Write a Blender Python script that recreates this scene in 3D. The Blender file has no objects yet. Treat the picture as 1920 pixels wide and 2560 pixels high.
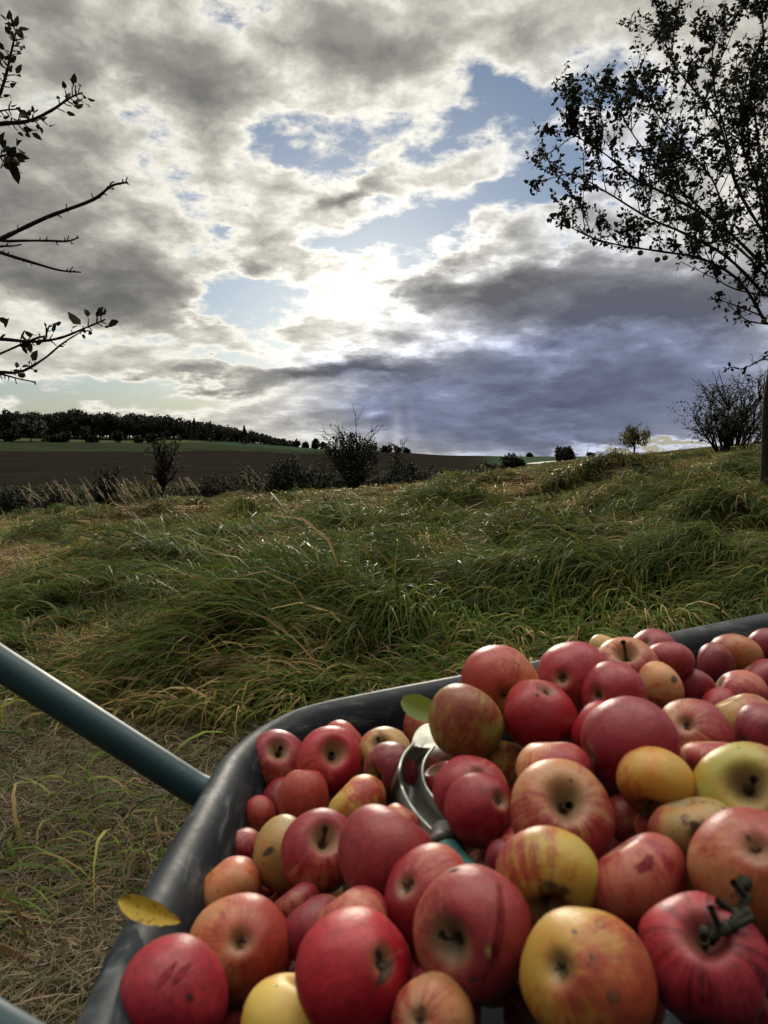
import bpy, math, random
import numpy as np
from mathutils import Vector, Matrix, Quaternion

# ------------------------------------------------------------------ camera, world, sun, exposure
S = bpy.context.scene
C = S.collection
CAMZ = 1.05
PITCH = 0.07561
cam_d = bpy.data.cameras.new("camera"); cam = bpy.data.objects.new("camera", cam_d); C.objects.link(cam)
cam.location = (0, 0, CAMZ); cam.rotation_euler = (math.pi / 2 - PITCH, 0, 0)
cam_d.sensor_fit = 'VERTICAL'; cam_d.sensor_height = 36.0; cam_d.lens = 36.0 * 1597 / 2212
cam_d.clip_start = 0.02; cam_d.clip_end = 20000
cam_d.dof.use_dof = True; cam_d.dof.focus_distance = 7.0; cam_d.dof.aperture_fstop = 12.0
S.camera = cam
S.view_settings.view_transform = 'Standard'; S.view_settings.look = 'None'
S.view_settings.gamma = 1.0; S.view_settings.exposure = 0.0
S.render.engine = 'CYCLES'
S.cycles.use_denoising = True
S.cycles.max_bounces = 6; S.cycles.diffuse_bounces = 3; S.cycles.transparent_max_bounces = 6

SUN_AZ = math.radians(-1.4); SUN_EL = math.radians(12.8)
sun_d = bpy.data.lights.new("sun", 'SUN'); sun = bpy.data.objects.new("sun", sun_d); C.objects.link(sun)
sun_d.energy = 1.8; sun_d.angle = math.radians(7); sun_d.color = (1.0, 0.9, 0.74)
_sd = Vector((math.sin(SUN_AZ) * math.cos(SUN_EL), math.cos(SUN_AZ) * math.cos(SUN_EL), math.sin(SUN_EL)))
sun.rotation_euler = _sd.to_track_quat('Z', 'Y').to_euler()
sun.location = (0, 30, 20)

def pxray(px, py):
    """direction in the world of a point of the photograph (1659 x 2212 px)"""
    x = (px - 829.5) / 1597; y = -(py - 1106) / 1597
    return Vector((x, math.cos(PITCH) + math.sin(PITCH) * y, -math.sin(PITCH) + math.cos(PITCH) * y))

# ---- node helper
class N:
    def __init__(self, tree): self.t = tree; self.n = tree.nodes; self.l = tree.links
    def new(self, typ, **kw):
        nd = self.n.new(typ)
        for k, v in kw.items(): setattr(nd, k, v)
        return nd
    def put(self, sock, v):
        if v is None: return
        if hasattr(v, 'is_linked') or isinstance(v, bpy.types.NodeSocket): self.l.new(v, sock)
        else: sock.default_value = v
    def math(self, op, a, b=None, c=None, clamp=False):
        nd = self.new('ShaderNodeMath', operation=op); nd.use_clamp = clamp
        self.put(nd.inputs[0], a); self.put(nd.inputs[1], b); self.put(nd.inputs[2], c)
        return nd.outputs[0]
    def vmath(self, op, a, b=None, scale=None):
        nd = self.new('ShaderNodeVectorMath', operation=op)
        self.put(nd.inputs[0], a); self.put(nd.inputs[1], b)
        if scale is not None: self.put(nd.inputs[3], scale)
        return nd.outputs['Value'] if op in ('DOT_PRODUCT', 'LENGTH', 'DISTANCE') else nd.outputs[0]
    def xyz(self, x=0., y=0., z=0.):
        nd = self.new('ShaderNodeCombineXYZ')
        for i, v in enumerate((x, y, z)): self.put(nd.inputs[i], v)
        return nd.outputs[0]
    def sep(self, v):
        nd = self.new('ShaderNodeSeparateXYZ'); self.put(nd.inputs[0], v); return nd.outputs
    def noise(self, v, scale, detail=4, rough=.5, dim='3D', w=None, dist=0.):
        nd = self.new('ShaderNodeTexNoise', noise_dimensions=dim)
        if v is not None: self.put(nd.inputs['Vector'], v)
        if w is not None: self.put(nd.inputs['W'], w)
        nd.inputs['Scale'].default_value = scale; nd.inputs['Detail'].default_value = detail
        nd.inputs['Roughness'].default_value = rough; nd.inputs['Distortion'].default_value = dist
        return nd.outputs[0]
    def ramp(self, f, stops, mode='LINEAR'):
        nd = self.new('ShaderNodeValToRGB'); cr = nd.color_ramp; cr.interpolation = mode
        while len(cr.elements) < len(stops): cr.elements.new(0.5)
        for e, (p, c) in zip(cr.elements, stops):
            e.position = p; e.color = (*c, 1) if len(c) == 3 else c
        self.put(nd.inputs[0], f); return nd.outputs[0]
    def step(self, v, a, b, lo=0., hi=1.):
        nd = self.new('ShaderNodeMapRange', interpolation_type='SMOOTHSTEP')
        self.put(nd.inputs[0], v)
        for i, q in enumerate((a, b, lo, hi)): nd.inputs[i + 1].default_value = q
        return nd.outputs[0]
    def mix(self, f, a, b, blend='MIX'):
        nd = self.new('ShaderNodeMix', data_type='RGBA', blend_type=blend)
        self.put(nd.inputs[0], f)
        for s, v in ((nd.inputs[6], a), (nd.inputs[7], b)):
            if isinstance(v, (tuple, list)): v = (*v, 1) if len(v) == 3 else v
            self.put(s, v)
        return nd.outputs[2]

def build_sky():
    w = bpy.data.worlds.new("World"); S.world = w; w.use_nodes = True
    w.cycles.sampling_method = 'MANUAL'; w.cycles.sample_map_resolution = 512
    g = N(w.node_tree); g.n.clear()
    out = g.new('ShaderNodeOutputWorld'); bg = g.new('ShaderNodeBackground')
    g.l.new(bg.outputs[0], out.inputs[0])
    d0 = g.vmath('NORMALIZE', g.new('ShaderNodeTexCoord').outputs['Generated'])
    x, y, z = g.sep(d0)
    z = g.math('MAXIMUM', z, 0.001)
    d = g.xyz(x, y, z)
    sky = g.new('ShaderNodeTexSky', sky_type='NISHITA'); sky.sun_disc = False
    sky.sun_elevation = SUN_EL; sky.sun_rotation = SUN_AZ
    sky.air_density = 1.0; sky.dust_density = 0.3; sky.ozone_density = 1.5
    g.l.new(d, sky.inputs[0])
    az = g.math('ARCTAN2', x, y); el = g.math('ARCSINE', z)
    # cloud-deck coordinates: a flat deck seen in perspective
    inv = g.math('DIVIDE', 1.0, g.math('ADD', z, 0.27))
    deck = g.xyz(g.math('MULTIPLY', x, inv), g.math('MULTIPLY', y, inv), 3.7)
    n1 = g.noise(deck, 3.4, 8, .56, dist=.1)
    n2 = g.noise(g.vmath('ADD', deck, (17.3, 4.1, 2.2)), 3.0, 6, .55)
    n3 = g.noise(g.vmath('ADD', deck, (3.3, 9.1, 7.2)), 8.5, 9, .60, dist=.15)
    n4 = g.noise(g.vmath('ADD', deck, (31.3, 2.1, 5.2)), 1.0, 3, .5)
    waz = g.math('MULTIPLY_ADD', g.math('SUBTRACT', n1, .5), .30, az)
    wel = g.math('MULTIPLY_ADD', g.math('SUBTRACT', n2, .5), .16, el)
    wv = g.xyz(waz, wel, 0.)
    sv = g.xyz(az, el, 0.)
    def field(v, blobs, base):
        acc = base
        for (px, py, rx, ry, rot, wt) in blobs:
            r = pxray(px, py).normalized()
            mp = g.new('ShaderNodeMapping', vector_type='TEXTURE')
            mp.inputs['Location'].default_value = (math.atan2(r.x, r.y), math.asin(r.z), 0)
            mp.inputs['Rotation'].default_value = (0, 0, math.radians(rot))
            mp.inputs['Scale'].default_value = (rx / 1597, ry / 1597, 1)
            g.l.new(v, mp.inputs[0])
            gr = g.new('ShaderNodeTexGradient', gradient_type='QUADRATIC_SPHERE'); g.l.new(mp.outputs[0], gr.inputs[0])
            acc = g.math('MULTIPLY_ADD', gr.outputs[1], wt, acc)
        return acc
    # thickness of the cloud deck: >0 cloud, thin = bright, thick = dark, <0 = open sky
    TH = SKY_THICK
    calm = g.step(el, math.radians(3), math.radians(15), .38, 1.0)
    base = g.math('MULTIPLY_ADD', g.math('SUBTRACT', n1, .5), .75, g.math('MULTIPLY_ADD', g.math('SUBTRACT', n3, .5), g.math('MULTIPLY', calm, 1.15), .29))
    thick = field(wv, TH, base)
    n5 = g.noise(g.vmath('ADD', deck, (5.3, 1.1, 8.2)), 22.0, 8, .66, dist=.2)
    n5 = g.math('MULTIPLY_ADD', g.math('SUBTRACT', n5, .5), calm, .5)
    edge = g.math('MULTIPLY_ADD', g.math('SUBTRACT', n5, .5), 1.05, thick)
    cover = g.step(edge, -.20, .22)
    thick = g.math('MULTIPLY_ADD', g.math('SUBTRACT', n5, .5), .16, thick)
    # brightness of lit cloud falls with thickness
    tone = g.ramp(thick, [(0.0, (.74, .725, .67)), (.15, (.92, .885, .785)), (.29, (.60, .575, .505)), (.48, (.345, .332, .300)), (.75, (.215, .207, .190)), (1.0, (.15, .145, .137))])
    cool = field(sv, SKY_COOL, 0.0)
    cool = g.math('MINIMUM', cool, 1.0)
    tone = g.mix(cool, tone, g.mix(1.0, tone, (.66, .79, 1.28), 'MULTIPLY'))
    glow = field(g.vmath('ADD', g.vmath('SCALE', wv, scale=.8), g.vmath('SCALE', sv, scale=.2)), SKY_GLOW, 0.0)
    gthin = g.math('MULTIPLY_ADD', g.math('SUBTRACT', 1.0, g.math('MINIMUM', g.math('MAXIMUM', thick, 0.), 1.)), 1.1, .1)
    gain = g.math('MULTIPLY_ADD', glow, gthin, 1.0)
    dim = field(sv, SKY_DIM, 1.0)
    gain = g.math('MULTIPLY', gain, dim)
    back = g.step(y, .42, -.18, 1.0, .22)  # unseen sky behind the camera dimmed to keep apple and grass fronts dark
    top = g.step(z, .56, .88, 1.0, 8.5)  # unseen overhead sky brightened, added as fill for meadow and apples
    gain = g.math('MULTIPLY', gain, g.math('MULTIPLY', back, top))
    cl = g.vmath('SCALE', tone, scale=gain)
    # open sky from the physical sky, low haze near the horizon
    blue = g.mix(1.0, g.vmath('SCALE', sky.outputs[0], scale=SKY_BLUE), (.82, .95, 1.14), 'MULTIPLY')
    blue = g.vmath('ADD', blue, (.035, .036, .036))
    blue = g.vmath('ADD', blue, g.vmath('SCALE', g.xyz(.16, .15, .12), scale=glow))
    hz = g.step(el, math.radians(7.5), 0.)
    blue = g.mix(hz, blue, (.42, .40, .30))
    col = g.mix(cover, blue, cl)
    # rain-filtered light shafts low under the bank
    sh = field(sv, SKY_SHAFT, 0.0)
    col = g.vmath('ADD', col, g.vmath('SCALE', g.xyz(.17, .155, .12), scale=sh))
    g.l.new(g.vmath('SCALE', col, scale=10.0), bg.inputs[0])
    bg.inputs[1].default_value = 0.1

SKY_BLUE = 0.06
SKY_THICK = [  # photo px, radii, rotation, weight
    (120, 80, 420, 200, 0, .35), (480, 190, 260, 150, -10, .40), (760, 90, 420, 150, 0, .35), (60, 330, 260, 150, 10, .30),
    (150, 590, 440, 130, -8, .62), (330, 600, 220, 90, -25, .25), (60, 440, 240, 90, 0, .30),
    (1080, 620, 330, 80, 12, .75), (1380, 640, 420, 120, 5, .70), (1550, 640, 320, 170, 0, .4), (1250, 690, 420, 60, 0, .35),
    (760, 800, 460, 55, 0, .75), (470, 830, 180, 40, 0, .5), (1250, 860, 620, 130, 0, .50), (1200, 940, 700, 90, 0, .45), (860, 900, 240, 60, 0, .3),
    (730, 390, 110, 36, 10, .5), (560, 570, 150, 60, -30, .2), (1000, 60, 240, 120, 10, .2), (850, 860, 300, 40, 0, .2),
    (1640, 230, 260, 260, 0, .15),
    (330, 330, 190, 140, 0, .22), (500, 40, 160, 90, 0, .3), (790, 400, 270, 55, 0, .42), (1120, 640, 330, 70, 10, .3), (1450, 680, 360, 90, 0, .3), (1250, 830, 560, 120, 0, .22), (640, 800, 330, 50, 0, .35), (130, 590, 360, 110, -8, .2), (900, 830, 320, 50, 0, .25), (1000, 760, 240, 50, 0, .2), (1180, 790, 340, 90, 0, .35), (1500, 800, 300, 90, 0, .2),
    # thin bright cloud
    (240, 160, 130, 140, 60, -.30), (360, 380, 300, 100, -25, -.22), (780, 420, 330, 60, -2, -.30), (1280, 110, 360, 120, 15, -.18),
    (900, 240, 260, 80, 8, -.16), (1250, 545, 330, 50, 14, -.30), (480, 560, 170, 80, -35, -.18), (800, 630, 140, 100, 0, -.36),
    (300, 720, 380, 60, -4, -.22), (720, 740, 260, 40, 4, -.25), (460, 30, 130, 60, -30, -.2), (1120, 320, 260, 90, -20, -.1),
    # openings
    (640, 285, 190, 60, 8, -0.61), (1060, 195, 170, 80, -15, -0.57), (1110, 450, 260, 80, 12, -0.84), (830, 500, 300, 60, 0, -0.84),
    (520, 650, 150, 80, -12, -1.01), (600, 640, 120, 50, 0, -0.54), (960, 300, 260, 50, 10, -0.49), (1260, 205, 190, 50, 5, -0.68), (1200, 400, 150, 110, 10, -0.61),
    (150, 855, 560, 70, 0, -1.01), (470, 770, 130, 30, 0, -0.41), (930, 560, 160, 40, 10, -0.54), (430, 470, 120, 40, -15, -0.34), (900, 380, 640, 280, 8, -.10), (1180, 300, 260, 200, 0, -.20), (900, 505, 340, 70, 0, -.45), (540, 645, 200, 80, -10, -.35), (600, 300, 200, 70, 0, -.25), (1050, 230, 150, 70, -10, -.25), (1360, 972, 230, 30, 0, -1.5),
]
SKY_COOL = [(1350, 780, 800, 330, 0, 1.5), (1100, 900, 700, 200, 0, 1.2), (760, 800, 300, 70, 0, .5), (1300, 350, 400, 300, 0, .5), (850, 880, 300, 90, 0, .8)]
SKY_GLOW = [(825, 600, 95, 58, 12, 1.7), (850, 652, 72, 55, -20, 1.9), (905, 590, 90, 38, 0, .9), (760, 650, 80, 40, 0, .6), (830, 610, 420, 300, 0, .50), (820, 520, 1000, 800, 0, .3), (790, 730, 340, 80, 0, .5)]
SKY_DIM = [(100, 200, 700, 600, 0, -.12), (1300, 860, 700, 220, 0, -.05)]
SKY_SHAFT = [(715, 930, 60, 170, -24, .55), (858, 930, 24, 140, 3, .75), (893, 930, 20, 120, 9, .40), (790, 930, 40, 140, -10, .22)]
build_sky()

# ------------------------------------------------------------------ helpers
def sstep(e0, e1, v):
    t = np.clip((v - e0) / (e1 - e0), 0, 1); return t * t * (3 - 2 * t)

_lat = np.random.default_rng(11).random((256, 256))
def vnoise(x, y, s=1.0, o=0.0):
    x = np.asarray(x, float) / s + 37.1 + o * 13.7; y = np.asarray(y, float) / s + 91.3 + o * 7.9
    i = np.floor(x).astype(int); j = np.floor(y).astype(int)
    u = x - i; v = y - j; u = u * u * (3 - 2 * u); v = v * v * (3 - 2 * v)
    g = lambda a, b: _lat[a & 255, b & 255]
    return (g(i, j) * (1 - u) + g(i + 1, j) * u) * (1 - v) + (g(i, j + 1) * (1 - u) + g(i + 1, j + 1) * u) * v
def fbm(x, y, s=1.0, o=0.0, oct=3):
    r = 0; a = .5; t = 0
    for k in range(oct): r = r + a * vnoise(x, y, s / 2 ** k, o + k * 3.1); t += a; a *= .5
    return r / t

def props(o, label=None, cat=None, group=None, kind=None):
    if label: o['label'] = label
    if cat: o['category'] = cat
    if group: o['group'] = group
    if kind: o['kind'] = kind
    return o
def link(name, data, parent=None):
    o = bpy.data.objects.new(name, data); C.objects.link(o)
    if parent is not None: o.parent = parent
    return o
def empty(name, loc):
    o = link(name, None); o.location = loc; o.empty_display_size = .1; return o
def qmesh(name, V, Q, mats, smooth=False, col=None, mi=None):
    """mesh from numpy vertices (n,3) and faces (m,4) or (m,3)"""
    V = np.ascontiguousarray(V, np.float32); Q = np.ascontiguousarray(Q, np.int32)
    me = bpy.data.meshes.new(name); k = Q.shape[1]
    me.vertices.add(len(V)); me.vertices.foreach_set('co', V.ravel())
    me.loops.add(Q.size); me.loops.foreach_set('vertex_index', Q.ravel())
    me.polygons.add(len(Q)); me.polygons.foreach_set('loop_start', np.arange(0, Q.size, k, dtype=np.int32))
    me.polygons.foreach_set('loop_total', np.full(len(Q), k, np.int32))
    if smooth: me.polygons.foreach_set('use_smooth', np.ones(len(Q), bool))
    for m in (mats if isinstance(mats, (list, tuple)) else [mats]): me.materials.append(m)
    if mi is not None: me.polygons.foreach_set('material_index', np.asarray(mi, np.int32))
    me.update(calc_edges=True)
    if col is not None:
        at = me.color_attributes.new('tint', 'FLOAT_COLOR', 'POINT')
        c4 = np.ones((len(V), 4), np.float32); c4[:, :3] = col; at.data.foreach_set('color', c4.ravel())
    return me
def tube(pts, rad, n=6, cap=True):
    """tapered tube through points; returns V, Q"""
    P = np.asarray(pts, float); m = len(P); rad = np.broadcast_to(np.asarray(rad, float), (m,))
    T = np.gradient(P, axis=0); T /= np.linalg.norm(T, axis=1)[:, None] + 1e-12
    up = np.array([.31, .21, .93]); V = []
    a = np.linspace(0, 2 * np.pi, n, endpoint=False)
    for k in range(m):
        s = np.cross(T[k], up); s /= np.linalg.norm(s) + 1e-9; b = np.cross(s, T[k])
        V.append(P[k] + rad[k] * (np.cos(a)[:, None] * s + np.sin(a)[:, None] * b))
    V = np.concatenate(V); Q = []
    for k in range(m - 1):
        for i in range(n):
            j = (i + 1) % n; Q.append((k * n + i, k * n + j, (k + 1) * n + j, (k + 1) * n + i))
    Q = np.array(Q)
    if cap and n >= 4:
        c = len(V); V = np.vstack([V, P[0], P[-1]])
        e = []
        for i in range(n):
            j = (i + 1) % n
            e.append((c, j, i, i)); e.append((c + 1, (m - 1) * n + i, (m - 1) * n + j, (m - 1) * n + j))
        # fan caps as quads with an extra rim step are avoided: use triangles doubled into quads
        Q = np.vstack([Q, np.array([(q[0], q[1], q[2], q[2]) for q in e])])
    return V, Q
class Geo:
    def __init__(self): self.V = []; self.Q = []; self.M = []; self.n = 0
    def add(self, V, Q, mi=0):
        self.V.append(np.asarray(V, float)); self.Q.append(np.asarray(Q, int) + self.n); self.M.append(np.full(len(Q), mi)); self.n += len(V)
    def tube(self, pts, rad, n=6, mi=0): self.add(*tube(pts, rad, n, cap=False), mi)
    def mesh(self, name, mats, smooth=True):
        return qmesh(name, np.concatenate(self.V), np.concatenate(self.Q), mats, smooth, mi=np.concatenate(self.M))
def catmull(pts, k=6, closed=False):
    P = np.asarray(pts, float); n = len(P); out = []
    rng_ = range(n if closed else n - 1)
    for i in rng_:
        if closed: p0, p1, p2, p3 = P[i - 1], P[i], P[(i + 1) % n], P[(i + 2) % n]
        else: p0, p1, p2, p3 = P[max(i - 1, 0)], P[i], P[i + 1], P[min(i + 2, n - 1)]
        for t in np.linspace(0, 1, k, endpoint=False):
            out.append(.5 * (2 * p1 + (p2 - p0) * t + (2 * p0 - 5 * p1 + 4 * p2 - p3) * t * t + (3 * p1 - p0 - 3 * p2 + p3) * t ** 3))
    if not closed: out.append(P[-1])
    return np.array(out)

def material(name):
    m = bpy.data.materials.new(name); m.use_nodes = True
    g = N(m.node_tree); b = g.n['Principled BSDF']; return m, g, b
def plain(name, col, rough=.6, spec=.4, metal=0., var=.25, scale=8., bump=0.):
    m, g, b = material(name)
    co = g.new('ShaderNodeTexCoord').outputs['Object']
    n = g.noise(co, scale, 6, .6)
    c = g.mix(g.step(n, .3, .7), tuple(v * (1 - var) for v in col), tuple(v * (1 + var) for v in col))
    g.l.new(c, b.inputs['Base Color']); b.inputs['Roughness'].default_value = rough
    b.inputs['Specular IOR Level'].default_value = spec; b.inputs['Metallic'].default_value = metal
    if bump:
        bp = g.new('ShaderNodeBump'); bp.inputs[0].default_value = bump; bp.inputs[1].default_value = .01
        g.l.new(n, bp.inputs['Height']); g.l.new(bp.outputs[0], b.inputs['Normal'])
    return m
def leafy(name, rough=.5, trans=.35, col=None, var=.35, spec=.4):
    """thin leaf or blade: reflects and lets light through; colour per vertex or fixed with natural variation"""
    m, g, b = material(name)
    if col is None: c = g.new('ShaderNodeAttribute', attribute_name='tint').outputs[0]
    else:
        geo = g.new('ShaderNodeNewGeometry'); r = geo.outputs['Random Per Island']
        c = g.mix(r, tuple(v * (1 - var) for v in col), tuple(v * (1 + var) for v in col))
    g.l.new(c, b.inputs['Base Color']); b.inputs['Roughness'].default_value = rough
    b.inputs['Specular IOR Level'].default_value = spec
    tr = g.new('ShaderNodeBsdfTranslucent'); g.l.new(c, tr.inputs[0])
    mx = g.new('ShaderNodeMixShader'); mx.inputs[0].default_value = trans
    g.l.new(b.outputs[0], mx.inputs[1]); g.l.new(tr.outputs[0], mx.inputs[2])
    g.l.new(mx.outputs[0], g.n['Material Output'].inputs[0])
    return m

# ------------------------------------------------------------------ terrain
def upx(py):
    """vertical slope of the sight line through image row py (on the picture's centre line)"""
    r = pxray(829.5, py); return r.z / r.y
_AK = np.array([-.62, -.3, 0., .1, .25, .62]); _YK = np.log(np.array([30., 60, 90, 160, 330, 430, 550, 700, 1500, 8000]))
_PY = np.array([[1150, 1108, 1068, 1022, 975, 950, 930, 936, 985, 985],
                [1140, 1092, 1054, 1016, 976, 957, 944, 950, 985, 985],
                [1120, 1075, 1042, 1013, 993, 985, 976, 981, 987, 985],
                [1105, 1060, 1031, 1009, 996, 990, 984, 986, 989, 986],
                [1085, 1042, 1020, 1004, 996, 992, 988.5, 989, 989, 986],
                [1060, 1012, 1004, 998, 993, 990, 988, 988, 989, 986]])
_UK = np.vectorize(upx)(_PY)
def far_z(x, y):
    y = np.maximum(y, 1.0); a = np.clip(x / y, -.62, .62); ly = np.clip(np.log(y), _YK[0], _YK[-1])
    i = np.clip(np.searchsorted(_AK, a) - 1, 0, len(_AK) - 2); ta = (a - _AK[i]) / (_AK[i + 1] - _AK[i]); ta = ta * ta * (3 - 2 * ta)
    j = np.clip(np.searchsorted(_YK, ly) - 1, 0, len(_YK) - 2); ty = (ly - _YK[j]) / (_YK[j + 1] - _YK[j])
    u = (_UK[i, j] * (1 - ta) + _UK[i + 1, j] * ta) * (1 - ty) + (_UK[i, j + 1] * (1 - ta) + _UK[i + 1, j + 1] * ta) * ty
    return CAMZ + y * u
# tussocks of long lodged grass: x, y, radius x, radius y, height
TUS = [(-.50, 3.95, .62, .42, .26), (-.05, 4.05, .45, .36, .20), (.62, 4.55, .50, .36, .24), (1.15, 4.7, .55, .4, .22), (-.3, 4.9, .5, .4, .12),
       (1.9, 4.9, .6, .4, .20), (2.6, 4.4, .6, .5, .26), (3.3, 6.6, .7, .5, .38), (3.7, 7.6, .6, .6, .34), (2.1, 6.4, .5, .35, .16),
       (-2.3, 6.2, .8, .5, .16), (-1.4, 7.2, .7, .5, .15), (-2.9, 8.2, .9, .5, .2), (-.2, 8.0, .8, .5, .16), (.5, 8.8, .7, .5, .14), (1.6, 7.6, .5, .3, .14), (2.4, 7.9, .6, .35, .16),
       (.3, 11.2, 1.0, .6, .26), (1.0, 12.2, .9, .6, .24), (-1.4, 11.5, 1.0, .6, .2), (1.9, 12.8, .7, .5, .2),
       (4.6, 14.0, 1.1, .6, .50), (3.8, 13.6, .9, .5, .36), (6.9, 14.5, 1.1, .6, .4), (5.7, 17., .9, .6, .3), (2.9, 16.5, .9, .6, .4), (1.2, 17., 1.0, .7, .35),
       (7.4, 20., 1.3, .7, .3), (5.0, 22., 1.4, .8, .3), (9.8, 21., 1.2, .8, .35), (-3.2, 13., 1.2, .7, .22), (-5., 16., 1.3, .8, .22), (-2., 18., 1.4, .8, .25), (-7.5, 20., 1.6, .9, .25),
       (8.6, 26., 1.5, .9, .4), (10.5, 27., 1.5, .9, .4), (3., 24., 1.5, .9, .3)]
_tr = np.random.default_rng(14)
for _k in range(95):
    _y = float(np.exp(_tr.uniform(math.log(4.6), math.log(32)))); _x = float(_tr.uniform(-.5, .56) * _y)
    TUS.append((_x, _y, (.17 + .028 * _y) * _tr.lognormal(0, .25), (.15 + .018 * _y) * _tr.lognormal(0, .25), (.15 + .012 * _y) * _tr.lognormal(0, .3)))
def tuss(x, y):
    z = np.zeros_like(x)
    for (tx, ty, rx, ry, h) in TUS: z = z + h * (.62 if ty < 5.3 else .62) * np.exp(-((x - tx) / rx) ** 2 - ((y - ty) / ry) ** 2)
    return z
def meadow_z(x, y):
    sl = .078 * np.clip(x, -30, 40) - .34 * sstep(14, 32, y)
    far = np.clip((y - 4) / 20, 0, 1); near = 1 - sstep(12, 40, y) * .3
    lump = (.16 * (fbm(x, y, 1.3, 1.0) - .45) + .10 * (fbm(x, y, .5, 4.0) - .5)) * sstep(1.6, 3.2, y + .3 * x) + .03 * (fbm(x, y, .35, 6.) - .5)
    return sl + .05 * far + lump + tuss(x, y)
def ground_z(x, y):
    x = np.asarray(x, float); y = np.asarray(y, float)
    a = x / np.maximum(y, 1.)
    yc = 29 + 22 * sstep(.02, .30, a) + 10 * sstep(.3, .5, a)
    m = meadow_z(x, np.minimum(y, 70.)) - .006 * np.maximum(y - yc, 0) ** 2
    f = far_z(x, y)
    t = sstep(0, 1, (y - yc) / (yc * .9))
    return np.where(y < yc, m, np.where(m > f, m, f) * 1.0) if False else np.where(y < yc, m, np.maximum(m, np.where(y > yc * 1.15, f, m)))
def on_ground(px, py, dmin=1.0, dmax=900.):
    """first ground point on the sight line through a photo pixel"""
    r = pxray(px, py); ts = np.exp(np.linspace(math.log(dmin), math.log(dmax), 3000)) / r.y
    z = CAMZ + ts * r.z; h = ground_z(ts * r.x, ts * r.y)
    k = np.argmax(z <= h)
    return float(ts[k] * r.x), float(ts[k] * r.y), float(h[k])

def build_ground():
    ys = np.concatenate([np.linspace(-4, 1, 14)[:-1], np.linspace(1, 9, 130)[:-1], np.linspace(9, 32, 150)[:-1], np.linspace(32, 90, 110)[:-1],
                         np.exp(np.linspace(math.log(90), math.log(9000), 130))])
    us = np.sinh(np.linspace(-2.3, 2.3, 300)) / np.sinh(2.3) * 1.9
    Y, Uu = np.meshgrid(ys, us, indexing='ij')
    X = Uu * (np.maximum(Y, 0) + 3.0)
    Z = ground_z(X, Y)
    V = np.c_[X.ravel(), Y.ravel(), Z.ravel()]; m = len(us); n = len(ys)
    i = np.arange(n - 1)[:, None] * m + np.arange(m - 1)[None]; i = i.ravel()
    Q = np.c_[i, i + 1, i + m + 1, i + m]
    x, y = V[:, 0], V[:, 1]; a = x / np.maximum(y, 1)
    nz = fbm(x, y, 2.0, 3.)[:, None]; nf = fbm(x, y, 40, 2.)[:, None]
    thatch = np.array([.045, .036, .018]); soil = np.array([.0152, .0130, .0108]); lush = np.array([.024, .031, .017]); pale = np.array([.060, .064, .032]); dgreen = np.array([.028, .046, .028])
    col = thatch * (.6 + .8 * nz)
    yg = 330 + 60 * sstep(-.35, -.1, a) + 330 * sstep(-.12, .03, a)          # ploughed land reaches further right of the wood
    wv = 8 * (vnoise(x, y, 60) - .5)
    def put(mask, c):
        nonlocal col; mask = np.clip(mask, 0, 1)[:, None]; col = col * (1 - mask) + c * mask
    put(sstep(1.5, 4, y) * (1 - sstep(45, 60, y)) * .6, np.array([.050, .046, .018]) * (.6 + .8 * nz))
    put(sstep(45, 60, y), np.array([.020, .022, .012]) * (.7 + .6 * nf))
    put(sstep(104, 112, y) * (1 - sstep(.10, .16, a)), soil * (.85 + .3 * nf))
    put(sstep(-2, 2, y + wv - yg), lush * (.85 + .3 * nf))
    put(sstep(-2, 2, y + wv - yg - 100) * (1 - sstep(-.26, -.2, a)), pale * (.85 + .3 * nf))
    put(sstep(-2, 2, y + wv - yg - 70) * sstep(-.26, -.2, a), dgreen)
    put(sstep(.12, .17, a) * sstep(90, 110, y), dgreen * 1.2)
    put(sstep(.26, .3, a) * sstep(430, 450, y), np.array([.15, .15, .07]))  # strip of far field at right, its sunlit look painted into the colour
    m_, g, b = material('meadow_soil')
    c = g.new('ShaderNodeAttribute', attribute_name='tint').outputs[0]
    co = g.new('ShaderNodeTexCoord').outputs['Object']
    n1 = g.noise(co, 3.0, 8, .65); n2 = g.noise(co, .08, 6, .6)
    mp = g.new('ShaderNodeMapping'); g.l.new(co, mp.inputs[0]); mp.inputs['Scale'].default_value = (.012, .16, .1); mp.inputs['Rotation'].default_value = (0, 0, .06)
    n3 = g.noise(mp.outputs[0], 1.0, 9, .72)
    k = g.math('MULTIPLY', g.math('MULTIPLY_ADD', n1, .9, .55), g.math('MULTIPLY', g.math('MULTIPLY_ADD', n2, .7, .65), g.math('MULTIPLY_ADD', n3, 1.6, .25)))
    g.l.new(g.vmath('SCALE', c, scale=k), b.inputs['Base Color']); b.inputs['Roughness'].default_value = 1.0; b.inputs['Specular IOR Level'].default_value = 0.0
    me = qmesh('ground', V, Q, m_, True, col=col)
    props(link('ground', me), kind='structure')
    # farm track running over the far rise
    P = []
    for t in np.linspace(0, 1, 24):
        y = 190 + 190 * t; a = .197 + .045 * t + .012 * t * t; P.append((a * y, y))
    P = np.array(P); W = 2.2; L = P + np.array([-W, 0]); Rr = P + np.array([W, 0])
    Vt = np.vstack([np.c_[L, ground_z(L[:, 0], L[:, 1]) + .12], np.c_[Rr, ground_z(Rr[:, 0], Rr[:, 1]) + .12]])
    Qt = [(k, 24 + k, 25 + k, k + 1) for k in range(23)]
    props(link('farm_track', qmesh('farm_track', Vt, np.array(Qt), plain('track_gravel', (.42, .40, .34), .9, .1))), kind='structure')
build_ground()

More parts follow.
